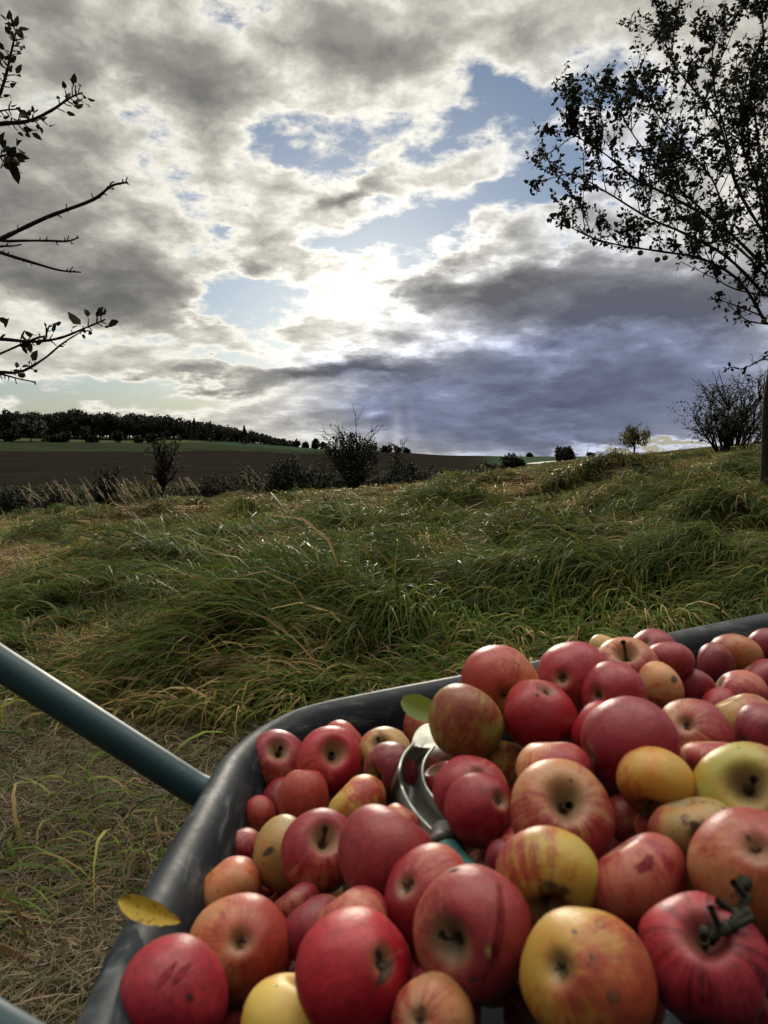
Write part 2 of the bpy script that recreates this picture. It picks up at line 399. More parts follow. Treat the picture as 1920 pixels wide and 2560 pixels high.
# ------------------------------------------------------------------ grass
def blade_mesh(name, root, yaw, L, p0, p1, w, col, segs, mat, lift=.012, curl=0.):
    n = len(root); k = np.arange(segs) / max(segs - 1, 1)
    ph = p0[:, None] + (p1 - p0)[:, None] * k[None] ** 1.1
    yw = yaw[:, None] + (curl if np.ndim(curl) else np.full(n, curl))[:, None] * k[None]
    st = (L / segs)[:, None]
    dx = np.cos(ph) * np.cos(yw) * st; dy = np.cos(ph) * np.sin(yw) * st; dz = np.sin(ph) * st
    z0 = np.zeros((n, 1))
    X = root[:, :1] + np.hstack([z0, np.cumsum(dx, 1)]); Y = root[:, 1:2] + np.hstack([z0, np.cumsum(dy, 1)]); Z = root[:, 2:3] + np.hstack([z0, np.cumsum(dz, 1)])
    rs = np.random.default_rng(n)
    gz = ground_z(X, Y) + lift * (.3 + 1.6 * rs.random((n, segs + 1)))
    Z = np.where(Z < gz, gz, Z)
    tw = rs.uniform(-.9, .9, (n, 1))
    sx = -np.sin(yaw)[:, None] * np.cos(tw); sy = np.cos(yaw)[:, None] * np.cos(tw); sz = np.sin(tw) + 0 * yaw[:, None]
    prof = np.array([.7 + .3 * min(1, q * 4) if q < .3 else (1 - ((q - .3) / .7) ** 1.6) for q in np.arange(segs + 1) / segs]); prof[-1] = .06
    hw = w[:, None] * .5 * prof[None]
    A_ = np.stack([X + sx * hw, Y + sy * hw, Z + sz * hw], -1); B_ = np.stack([X - sx * hw, Y - sy * hw, Z - sz * hw], -1)
    V = np.stack([A_, B_], 2).reshape(-1, 3)
    base = (np.arange(n) * (segs + 1) * 2)[:, None] + np.arange(segs)[None] * 2
    base = base.ravel(); Q = np.c_[base, base + 1, base + 3, base + 2]
    return V, Q, np.repeat(col, (segs + 1) * 2, axis=0)

def grass_colors(x, y, rs, dry):
    n = len(x)
    green = np.array([.105, .148, .026]); deep = np.array([.042, .076, .016]); yel = np.array([.165, .155, .030]); straw = np.array([.30, .215, .095]); brown = np.array([.13, .083, .040])
    t = rs.random(n)[:, None]; c = deep + (green - deep) * t
    u = rs.random(n)
    c = np.where((u < .22)[:, None], yel * (.7 + .5 * t), c)
    s = rs.random(n) < dry
    c = np.where(s[:, None], np.where((rs.random(n) < .3)[:, None], brown, straw) * (.65 + .6 * t), c)
    return c
def build_grass():
    rs = np.random.default_rng(5)
    mat = leafy('grass_blade', .52, .42, spec=.10)
    Vs, Qs, Cs = [], [], []; off = 0
    def emit(*r):
        nonlocal off
        V, Q, cc = r; Vs.append(V); Qs.append(Q + off); Cs.append(cc); off += len(V)
    def sample(n, y0, y1, power=1.0):
        # even cover in the picture plane: more blades close to the camera
        q = rs.random(n); y = (y0 ** -power + (y1 ** -power - y0 ** -power) * q) ** (-1 / power)
        x = rs.uniform(-.62, .62, n) * y + rs.normal(0, .15, n)
        return x, y
    def flow(x, y):
        th = math.pi * 1.04 + 2.2 * (fbm(x, y, 2.2, 8.) - .5) * 2 + 1.6 * (fbm(x, y, .8, 9.) - .5) * 2
        return th
    bands = [(34000, 1.5, 3.2, 6, .0080, .33, 90, .085), (66000, 3.0, 6.6, 6, .0092, .34, 105, .10), (58000, 6.3, 14., 4, .0125, .34, 70, .13), (78000, 13.5, 32., 3, .020, .30, 26, .16), (26000, 30., 62., 3, .036, .28, 10, .3)]
    for bi, (n, y0, y1, segs, w, L, per, trad) in enumerate(bands):
        # most blades stand in tufts that flop over one way like waves, the rest lie combed flat between them
        nt = int(n * .72 / per); tx, ty = sample(nt, y0, y1); sz = rs.lognormal(0, .40, nt) * np.clip(.35 + 1.5 * fbm(tx, ty, 1.4, 12.) - .25, .2, 1.4)
        cnt = np.maximum(4, (per * sz).astype(int)); ti = np.repeat(np.arange(nt), cnt); m = len(ti)
        ra = rs.uniform(0, 2 * math.pi, m); rr = np.sqrt(rs.random(m)) * trad * (1 + .3 * (bi > 1)) * sz[ti]
        ux = tx[ti] + rr * np.cos(ra); uy = ty[ti] + rr * np.sin(ra) * .8
        fx, fy = sample(int(n * .28), y0, y1)
        x = np.r_[ux, fx]; y = np.r_[uy, fy]; tuft = np.r_[np.ones(m), np.zeros(len(fx))]
        szb = np.r_[sz[ti], np.full(len(fx), .75)]; tdry = np.r_[rs.normal(0, .25, nt)[ti], np.zeros(len(fx))]; rad = np.r_[ra, np.zeros(len(fx))]
        tl = np.r_[rs.normal(0, .45, nt)[ti], np.zeros(len(fx))]; tb = np.r_[rs.lognormal(0, .28, nt)[ti], np.full(len(fx), .8)]
        n = len(x)
        strip = sstep(3.0, 2.35, y + .55 * x + .5 * (fbm(x, y, .5, 2.) - .5))
        keep = rs.random(n) > strip * .972
        keep &= ~((x > -.75) & (y < 1.75))
        x, y, tuft, szb, tdry, rad, tl, tb = (v[keep] for v in (x, y, tuft, szb, tdry, rad, tl, tb)); n = len(x)
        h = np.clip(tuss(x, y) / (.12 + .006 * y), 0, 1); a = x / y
        pale = fbm(x, y, 1.9, 5.)
        dry = np.clip(.08 + 1.7 * (pale - .47) + .30 * sstep(5, 9, y) * sstep(0.0, .25, a) * (1 - sstep(20, 28, y)) + .27 * sstep(4.8, 7.5, y) + .5 * sstep(.50, .60, fbm(x, y, 2.4, 21.)) * sstep(4.6, 6.5, y) - .50 * h + .10 * sstep(18, 30, y) + tdry * .8 + .12 * (1 - tuft), .03, .92)
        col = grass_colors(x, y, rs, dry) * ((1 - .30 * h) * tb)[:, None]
        f = flow(x, y) + tl
        cx = np.cos(f) + np.cos(rad) * tuft * .62; cy = np.sin(f) + np.sin(rad) * tuft * .62
        yaw = np.arctan2(cy, cx) + rs.normal(0, .30, n) + (1 - tuft) * rs.normal(0, .45, n)
        ln = L * rs.lognormal(0, .26, n) * (.50 + .42 * szb) * (.82 + .42 * h)
        p0 = np.radians(np.where(tuft > 0, rs.normal(62, 12, n), rs.normal(16, 12, n))); p1 = np.radians(np.where(tuft > 0, rs.normal(-66, 16, n), rs.normal(-18, 16, n)))
        up = rs.random(n) < .012
        p1 = np.where(up, p0 - np.radians(rs.uniform(5, 30, n)), p1)
        ww = w * rs.lognormal(0, .30, n)
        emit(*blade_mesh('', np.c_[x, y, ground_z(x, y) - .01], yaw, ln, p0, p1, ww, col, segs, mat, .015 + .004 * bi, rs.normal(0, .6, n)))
    # long manes combed over the big tussocks near the barrow
    for (tx, ty, rx, ry, hh) in TUS[:16]:
        n = int(1900 * (rx * ry / .2) * (1 if ty < 5.2 else .5))
        x = tx + rs.normal(0, .55, n) * rx; y = ty + rs.normal(.15, .5, n) * ry
        yaw = math.pi * 1.17 + rs.normal(0, .33, n) + .5 * (x - tx)
        ln = rs.uniform(.30, .60, n)
        p0 = np.radians(rs.normal(48, 14, n)); p1 = np.radians(rs.normal(-62, 14, n))
        col = grass_colors(x, y, rs, np.full(n, .10)) * np.where(rs.random(n) < .6, .62, 1.1)[:, None]
        emit(*blade_mesh('', np.c_[x, y, ground_z(x, y) - .01], yaw, ln, p0, p1, .0066 * rs.lognormal(0, .28, n) * (1 if ty < 5.2 else 1.7), col, 6, mat, .02, rs.normal(0, .3, n)))
    V = np.concatenate(Vs); Q = np.concatenate(Qs); cc = np.concatenate(Cs)
    o = link('grass', qmesh('grass', V, Q, mat, True, col=cc)); props(o, 'long green and straw coloured lodged grass covering the sloping meadow', 'grass', kind='stuff')
    # cut hay and thatch on the mown strip
    n = 70000
    y = .75 + 2.75 * rs.random(n) ** .8; x = rs.uniform(-1.05, .25, n) * (y * .9 + .25)
    strip = sstep(3.3, 2.5, y + .55 * x + .5 * (fbm(x, y, .5, 2.) - .5)); k = rs.random(n) < strip; x, y = x[k], y[k]; n = len(x)
    straw = np.array([.20, .138, .072]); br = np.array([.072, .046, .026]); gr = np.array([.075, .085, .03]); t = rs.random(n)[:, None]
    col = br + (straw - br) * t ** 1.7; col = np.where((rs.random(n) < .26)[:, None], gr * (.6 + t), col)
    clump = fbm(x, y, .16, 7.)
    ln = rs.lognormal(math.log(.060), .55, n)
    root = np.c_[x, y, ground_z(x, y) + .050 * np.clip(clump - .35, 0, 1) * rs.random(n) * 2]
    emitV = blade_mesh('', root, rs.uniform(0, 6.28, n), ln, np.radians(rs.normal(8, 22, n)), np.radians(rs.normal(-10, 22, n)), rs.lognormal(math.log(.0026), .35, n), col, 3, mat, .006, rs.normal(0, .8, n))
    hay = leafy('hay', .55, .15, spec=.3)
    o = link('hay', qmesh('hay', emitV[0], emitV[1], hay, False, col=emitV[2])); props(o, 'dry brown cut hay lying on the mown strip beside the wheelbarrow', 'hay', kind='stuff')
    # tall dry reed grass along the meadow edge
    Vs2, Qs2, Cs2 = [], [], []; off2 = 0
    cl = [(14, 1092, 6), (60, 1096, 4), (105, 1098, 5), (145, 1090, 6), (165, 1092, 6), (190, 1094, 4), (215, 1090, 5), (240, 1085, 6), (262, 1082, 9), (285, 1080, 9), (305, 1078, 4), (325, 1078, 6), (350, 1075, 3), (420, 1072, 6), (560, 1066, 4)]
    st, pl = [], []
    for (px, py, k) in cl:
        for _ in range(k):
            gx, gy, gz_ = on_ground(px + rs.normal(0, 9), py + 16 + rs.normal(0, 3), 15, 60)
            st.append((gx, gy, gz_))
    st = np.array(st); n = len(st); yaw = np.full(n, math.pi) + rs.normal(0, .35, n); L = rs.uniform(.42, .85, n)
    c0 = np.array([.20, .16, .09]) * rs.uniform(.7, 1.2, (n, 1))
    r1 = blade_mesh('', st, yaw, L, np.radians(rs.normal(84, 4, n)), np.radians(rs.normal(50, 9, n)), np.full(n, .011), c0, 5, mat)
    tipi = r1[0].reshape(n, 6, 2, 3)[:, 5].mean(1); t4 = r1[0].reshape(n, 6, 2, 3)[:, 4].mean(1)
    m = 26; root = np.repeat(t4 + (t4 - tipi) * .6, m, 0) + np.repeat(tipi - t4, m, 0) * np.tile(np.linspace(0, 2.3, m), n)[:, None]
    nn = n * m
    r2 = blade_mesh('', root, np.repeat(yaw, m) + rs.normal(0, .35, nn), rs.uniform(.05, .10, nn), np.radians(rs.normal(50, 14, nn)), np.radians(rs.normal(10, 20, nn)), np.full(nn, .016), np.repeat(np.array([[.30, .235, .14]]), nn, 0) * rs.uniform(.7, 1.2, (nn, 1)), 2, mat)
    V = np.vstack([r1[0], r2[0]]); Q = np.vstack([r1[1], r2[1] + len(r1[0])]); cc = np.vstack([r1[2], r2[2]])
    o = link('reed_grass', qmesh('reed_grass', V, Q, mat, True, col=cc)); props(o, 'tall pale reed grass plumes along the left edge of the meadow', 'grass', kind='stuff')
build_grass()

def weeds():
    dm = plain('dry_weed', (.045, .032, .020), .9, .1)
    for px, py, h, lean, lab in [(410, 1312, 78, .03, 'thin dark dry weed stalk standing alone in the grass left of centre'), (96, 1112, 62, .5, 'bent dry weed stalk at the left edge of the meadow'), (1078, 1150, 60, -.12, 'thin dry weed stalk in the meadow above the barrow'), (1560, 1400, 110, -.1, 'dry brown dock stalk in the grass at right behind the barrow')]:
        x, y, z = on_ground(px, py); H = h / 1597 * y; ge = Geo(); rs = np.random.default_rng(px)
        P = np.array([(x, y, z - .02), (x + lean * H * .3, y, z + H * .4), (x + lean * H * .65, y, z + H * .75), (x + lean * H, y, z + H)]); P = catmull(P, 5); ge.tube(P, np.linspace(.0035, .0016, len(P)) * max(1, y * .16), 6)
        for k in range(9):
            i = rs.integers(5, len(P)); d = rs.normal(0, .09, 3) * H; d[2] = abs(d[2]); ge.tube([P[i], P[i] + d], [.0016 * max(1, y * .16), .003 * max(1, y * .16)], 5)
        props(link('weed_stalk', ge.mesh('weed_stalk', [dm])), lab, 'weed')
weeds()
APPLES = [  # x, y, z from the lens, radius, kind, end in view, stem axis, label
    (-0.1341, 0.9021, -0.3807, 0.0337, 'R', 's', 0.13, -0.64, 0.76, 'dark red apple with a tan stem hollow in the far rear corner of the tray'),
    (-0.0606, 0.7886, -0.3337, 0.0325, 'B', 's', 0.26, -0.7, 0.67, "bright red apple with stem hollow, second from the tray's far rear corner"),
    (-0.0469, 0.8432, -0.3356, 0.0253, 'O', '-', 0.68, 0.38, 0.63, 'plain salmon orange apple behind the bright red apple with the stem hollow'),
    (-0.0483, 1.0223, -0.394, 0.0307, 'P', 's', 0.3, -0.38, 0.88, 'lobed pinkish apple with a stub stem at the very back beside the far tray wall'),
    (0.0009, 0.807, -0.3322, 0.0269, 'T', 's', -0.22, -0.67, 0.71, "tan apple with a stem hollow directly left of the steel hand tool's pale tip"),
    (0.0072, 0.7215, -0.319, 0.029, 'D', 's', -0.77, -0.63, 0.09, 'large dull dark red apple touching the left flange of the steel hand tool'),
    (-0.0304, 0.8137, -0.3677, 0.0209, 'P', '-', 0.29, 0.42, 0.86, 'small sliver of pink apple above the yellow green apple left of the steel tool'),
    (-0.0251, 0.6802, -0.3313, 0.0266, 'Y', '-', -0.7, 0.37, 0.61, 'yellow green apple with pink blush left of the steel hand tool'),
    (-0.0839, 0.7396, -0.3534, 0.0273, 'O', '-', 0.09, 0.42, 0.9, 'oblong orange red apple lying aslant left of the yellow green apple'),
    (-0.1189, 0.8538, -0.4109, 0.0272, 'D', 'c', -0.13, 0.71, -0.69, 'dull red apple with a small dark calyx, half behind the oblong orange apple'),
    (-0.1396, 0.7908, -0.4003, 0.0208, 'O', 'c', 0.82, 0.54, -0.18, 'small orange apple with a dark speck near the left wall, below the dull red one'),
    (-0.1492, 0.7291, -0.4021, 0.0229, 'C', '-', -0.27, 0.41, 0.87, "small coral red apple nearest the middle of the tray's left wall"),
    (-0.0925, 0.6472, -0.3611, 0.0291, 'T', '-', 0.95, 0.3, 0.04, 'tan yellow apple with a grey scab beside the coral red one'),
    (-0.0531, 0.5899, -0.3261, 0.0298, 'R', 's', 0.24, -0.56, 0.79, 'deep red apple with a wide tan stem hollow, left of the biggest pinkish red apple'),
    (0.0, 0.5292, -0.2971, 0.0357, 'P', '-', 0.6, 0.39, 0.7, 'very large striped pinkish red apple left of the teal tool handle'),
    (0.0146, 0.6214, -0.3203, 0.0174, 'P', '-', 0.47, 0.4, 0.79, 'small pink apple top peeping out behind the very large pinkish red apple'),
    (0.0273, 0.4732, -0.2918, 0.0289, 'C', 'c', 0.56, 0.59, -0.58, "coral red apple with one dark spot, left of the teal tool handle's lower end"),
    (0.0521, 0.4087, -0.275, 0.032, 'P', 's', -0.57, -0.76, 0.3, 'large pinkish apple with a dark stem cavity and red scar line, front centre'),
    (-0.1345, 0.6137, -0.3759, 0.0284, 'O', '-', -0.71, 0.35, 0.61, 'two lobed orange red apple by the left tray wall, above the one facing calyx out'),
    (-0.1015, 0.4964, -0.3465, 0.0327, 'O', 'c', -0.17, 0.72, -0.67, 'brownish red apple showing its calyx straight on, near the yellow leaf'),
    (-0.1312, 0.4418, -0.3383, 0.032, 'C', 's', -0.27, -0.76, -0.6, 'pink red apple at the bottom left corner beneath the yellow leaf'),
    (-0.0667, 0.5485, -0.3496, 0.0186, 'D', '-', -0.65, 0.37, 0.66, 'dim dark red apple deep in the gap right of the two lobed apple'),
    (-0.0485, 0.5127, -0.3435, 0.0233, 'D', '-', -0.58, 0.38, 0.72, 'dusky red striped apple in the gap right of the calyx facing apple'),
    (-0.0196, 0.4616, -0.3073, 0.0241, 'P', '-', -0.64, 0.38, 0.67, 'pink apple directly behind the scabbed bright crimson apple in front'),
    (-0.0154, 0.4032, -0.2941, 0.031, 'B', 'c', -0.57, 0.55, -0.61, 'bright crimson apple with a long dark scab on its right side, front left'),
    (-0.0532, 0.4126, -0.3391, 0.0296, 'Y', '-', 0.33, 0.4, 0.85, 'yellow apple cut off by the bottom edge of the picture, lower left'),
    (0.0254, 0.3763, -0.304, 0.0209, 'S', 'c', 0.43, 0.69, -0.59, "small orange red apple with its calyx up, cut off by the picture's bottom edge"),
    (0.1021, 0.3556, -0.2627, 0.0304, 'G', 'c', 0.65, 0.52, -0.55, 'biggest golden orange apple with greenish calyx at front right of centre'),
    (0.103, 0.4437, -0.2606, 0.0283, 'Y', 's', -0.19, -0.89, -0.42, 'yellow and pink apple with a brown russet stem hollow facing down, centre front'),
    (0.1562, 0.4328, -0.2593, 0.0278, 'C', '-', -0.45, 0.4, 0.8, 'raspberry red apple between the yellow pink apple and the rotten spotted one'),
    (0.1662, 0.3645, -0.259, 0.028, 'B', 's', -0.28, -0.5, 0.82, 'crimson striped lobed apple under the dark twig, bottom right'),
    (0.2125, 0.4047, -0.236, 0.0319, 'O', 'c', 0.29, 0.6, -0.74, 'large orange apple with a dark open calyx at the right edge of the picture'),
    (0.2058, 0.4727, -0.2494, 0.026, 'T', '-', -0.26, 0.41, 0.88, 'tan yellow apple with a dark brown rotten spot'),
    (0.2543, 0.4999, -0.2363, 0.033, 'V', 's', -0.35, -0.73, 0.58, 'large yellow green apple with deep stem hollow at the right edge'),
    (0.198, 0.5202, -0.2351, 0.0255, 'G', 's', -0.41, -0.58, -0.7, 'golden yellow apple with a thin stalk hanging below it'),
    (0.2685, 0.5856, -0.2522, 0.0245, 'S', '-', 0.01, 0.4, 0.92, 'pink and yellow apple half hidden behind the large yellow green stem hollow apple'),
    (0.197, 0.5808, -0.2334, 0.0365, 'C', '-', 0.96, 0.27, 0.08, 'largest plain crimson apple in the middle of the heap'),
    (0.1983, 0.6653, -0.2522, 0.0258, 'B', '-', -0.76, 0.37, 0.53, 'red apple peeping out left behind the largest plain crimson apple'),
    (0.2748, 0.6384, -0.2482, 0.0305, 'S', 'c', 0.53, 0.55, -0.64, 'pinkish apple with a wide puckered calyx right of the largest crimson apple'),
    (0.3437, 0.6885, -0.2536, 0.0275, 'T', '-', -0.46, 0.39, 0.8, 'smooth pale tan apple at right behind the dark red furrowed apple'),
    (0.3351, 0.6316, -0.2478, 0.0281, 'D', '-', 0.97, 0.24, 0.08, 'dark red furrowed apple cut off by the right edge of the picture'),
    (0.1511, 0.6973, -0.2497, 0.0332, 'B', 'c', -0.13, 0.29, -0.95, 'red apple with dimple and dark dot on top, right of the yellow green one'),
    (0.0777, 0.6936, -0.2563, 0.0346, 'V', '-', 0.49, 0.4, 0.78, "yellow green apple with brown blush leaning over the steel tool's pale tip"),
    (0.1282, 0.8383, -0.3011, 0.026, 'B', '-', -0.2, 0.42, 0.89, 'crimson sliver of apple between the yellow green and the dimpled red apple'),
    (0.1211, 0.7584, -0.2403, 0.0377, 'O', 'c', -0.04, 1.0, -0.03, "salmon coloured apple rising above the far rim, leftmost along the heap's crest"),
    (0.1984, 0.7678, -0.2346, 0.0356, 'C', 'c', 0.52, 0.82, -0.23, 'red apple with a dark slit at its calyx, on the crest beside the far rim'),
    (0.2686, 0.8023, -0.2329, 0.0319, 'S', 's', -0.21, -0.51, 0.83, 'pale striped apple with an upright dark stem on the crest of the heap'),
    (0.4196, 1.3858, -0.3712, 0.029, 'T', '-', 0.79, 0.33, 0.52, 'small tan apple top just behind the upright stem apple'),
    (0.3203, 0.8683, -0.2321, 0.0253, 'C', 'c', 0.63, 0.53, -0.57, 'red apple with a calyx, lying against the far tray wall behind the crest'),
    (0.3211, 0.8182, -0.2316, 0.0253, 'P', '-', -0.13, 0.4, 0.91, 'salmon pink apple right of the upright stem apple'),
    (0.4826, 1.1128, -0.3131, 0.0288, 'C', '-', -0.86, 0.35, 0.37, 'small plain red apple between the salmon pink one and the far tray wall'),
    (0.425, 0.9308, -0.2692, 0.0272, 'D', 'c', -0.82, 0.58, 0.03, 'flattened red apple with a black blossom end, near the far wall at right'),
    (0.4691, 0.9677, -0.2668, 0.032, 'O', '-', 0.57, 0.35, 0.75, 'orange red apple close to the far tray wall at right'),
    (0.5333, 0.999, -0.2643, 0.0286, 'D', '-', 0.31, 0.37, 0.88, "dark red apple cut off at the picture's right edge beside the far wall"),
    (0.4752, 0.9106, -0.2818, 0.0287, 'C', '-', -0.63, 0.38, 0.67, 'lobed red apple at the right edge below the orange red one'),
    (0.3964, 0.805, -0.27, 0.0298, 'C', '-', -0.79, 0.36, 0.49, 'broad red apple at right above the pale tan one'),
    (0.3574, 0.7726, -0.2719, 0.0223, 'C', '-', -0.9, 0.34, 0.27, 'small red apple squeezed left of the pale tan apple at right'),
    (0.2856, 0.7513, -0.2401, 0.0241, 'S', '-', 0.94, 0.28, 0.19, 'orange tan apple with a grey scab, right of centre on the heap'),
    (0.348, 0.8125, -0.2606, 0.0211, 'D', '-', 0.42, 0.37, 0.83, 'small dusky apple pressed against the grey scabbed orange one'),
    (0.225, 0.7098, -0.2361, 0.0302, 'C', 'c', 0.79, 0.55, -0.27, 'round red apple with a russet calyx on its left flank, below the upright stem apple'),
    (0.1347, 0.5673, -0.2492, 0.0278, 'S', '-', -0.08, 0.42, 0.9, 'matte tan apple with faint stripes below the dimpled red apple'),
    (0.1175, 0.7102, -0.3017, 0.0229, 'Y', '-', 0.13, 0.42, 0.9, 'small yellow apple wedged under the leaning yellow green one'),
    (0.0753, 0.613, -0.2858, 0.0291, 'C', 'c', -0.17, 0.49, -0.85, 'orange red apple with a ringed dark dot, right of the steel hand tool'),
    (0.0761, 0.5597, -0.2755, 0.0269, 'R', 'c', -0.49, 0.63, -0.6, 'dark crimson oval apple with a black calyx, right of the teal tool handle'),
    (0.123, 0.4992, -0.2504, 0.0336, 'S', 's', -0.01, -0.71, 0.7, 'large red and yellow apple with a wide open stem cavity, centre of the heap'),
    (0.0864, 0.5016, -0.2887, 0.0158, 'D', '-', 0.91, 0.31, 0.28, 'dim red apple in the dark beside the lower end of the teal handle'),
    (0.1866, 0.5504, -0.2799, 0.017, 'P', '-', 0.85, 0.31, 0.42, "dim pinkish striped apple in the gap below the golden apple's stalk"),
    (0.1997, 0.5235, -0.2738, 0.0147, 'O', '-', 0.46, 0.38, 0.81, 'dim brown apple under the golden apple beside the rotten spotted one'),
    (0.0472, 0.895, -0.3388, 0.0263, 'O', '-', 0.73, 0.37, 0.57, "coral apple behind the steel tool's pale tip, under the green leaf"),
    (0.2145, 0.3904, -0.2836, 0.0133, 'D', '-', -0.91, 0.32, 0.27, 'dim crimson apple at the right edge under the dark twig'),
]
HIDDEN = [
    (-0.0583, 0.5234, -0.3993, 0.029),
    (0.0846, 0.8075, -0.3453, 0.028),
    (0.0684, 0.7544, -0.367, 0.0242),
    (0.1713, 0.8191, -0.3154, 0.0243),
    (0.1246, 0.5153, -0.3563, 0.0264),
    (0.2517, 0.4704, -0.3344, 0.0254),
    (0.1561, 0.7118, -0.3458, 0.0293),
    (-0.0851, 0.6355, -0.4139, 0.0243),
    (0.0974, 0.442, -0.3527, 0.0219),
    (0.1472, 0.5431, -0.3049, 0.0247),
    (0.0813, 0.557, -0.3327, 0.0227),
    (-0.0444, 0.4669, -0.3672, 0.0256),
    (0.0955, 0.4753, -0.3243, 0.026),
    (0.2189, 0.6451, -0.3392, 0.0218),
    (0.0146, 0.779, -0.3858, 0.0263),
    (0.2056, 0.5701, -0.3147, 0.0278),
    (0.2155, 0.3988, -0.337, 0.0293),
    (-0.1061, 0.6985, -0.4105, 0.0218),
    (0.1398, 0.7611, -0.351, 0.025),
    (0.0343, 0.4128, -0.3234, 0.023),
    (-0.1094, 0.5794, -0.4228, 0.0277),
    (0.0347, 0.9929, -0.3904, 0.027),
    (0.079, 0.7533, -0.324, 0.0239),
    (0.1601, 0.4383, -0.3085, 0.0234),
    (0.1591, 0.4861, -0.3091, 0.0258),
    (0.1871, 0.6683, -0.3171, 0.0257),
    (0.0514, 0.9469, -0.3877, 0.024),
    (0.0091, 0.491, -0.3443, 0.0224),
    (-0.0509, 0.7688, -0.3869, 0.0212),
    (0.0037, 1.049, -0.4122, 0.0244),
    (0.221, 0.5009, -0.2978, 0.0258),
    (0.2961, 0.7682, -0.2878, 0.0239),
    (0.1051, 0.5341, -0.2999, 0.0223),
    (0.1826, 0.392, -0.3004, 0.0237),
    (0.0074, 0.4436, -0.3402, 0.0222),
    (-0.0979, 0.5534, -0.3837, 0.0247),
    (-0.1065, 0.4915, -0.4015, 0.0234),
    (0.1562, 0.4592, -0.3503, 0.0265),
    (0.0593, 0.6232, -0.3374, 0.0233),
    (-0.0544, 0.6047, -0.3753, 0.0211),
    (0.0938, 0.4107, -0.3051, 0.021),
    (0.0671, 0.439, -0.3164, 0.0226),
    (0.2336, 0.4419, -0.2797, 0.0215),
    (0.0507, 0.5283, -0.3239, 0.0217),
    (0.1071, 0.6324, -0.3226, 0.0222),
    (-0.1033, 0.717, -0.4512, 0.0277),
    (0.0271, 0.6853, -0.3473, 0.0215),
    (0.1945, 0.601, -0.2829, 0.0212),
    (0.0601, 0.7095, -0.3259, 0.0254),
    (0.0412, 0.9053, -0.3861, 0.0212),
]

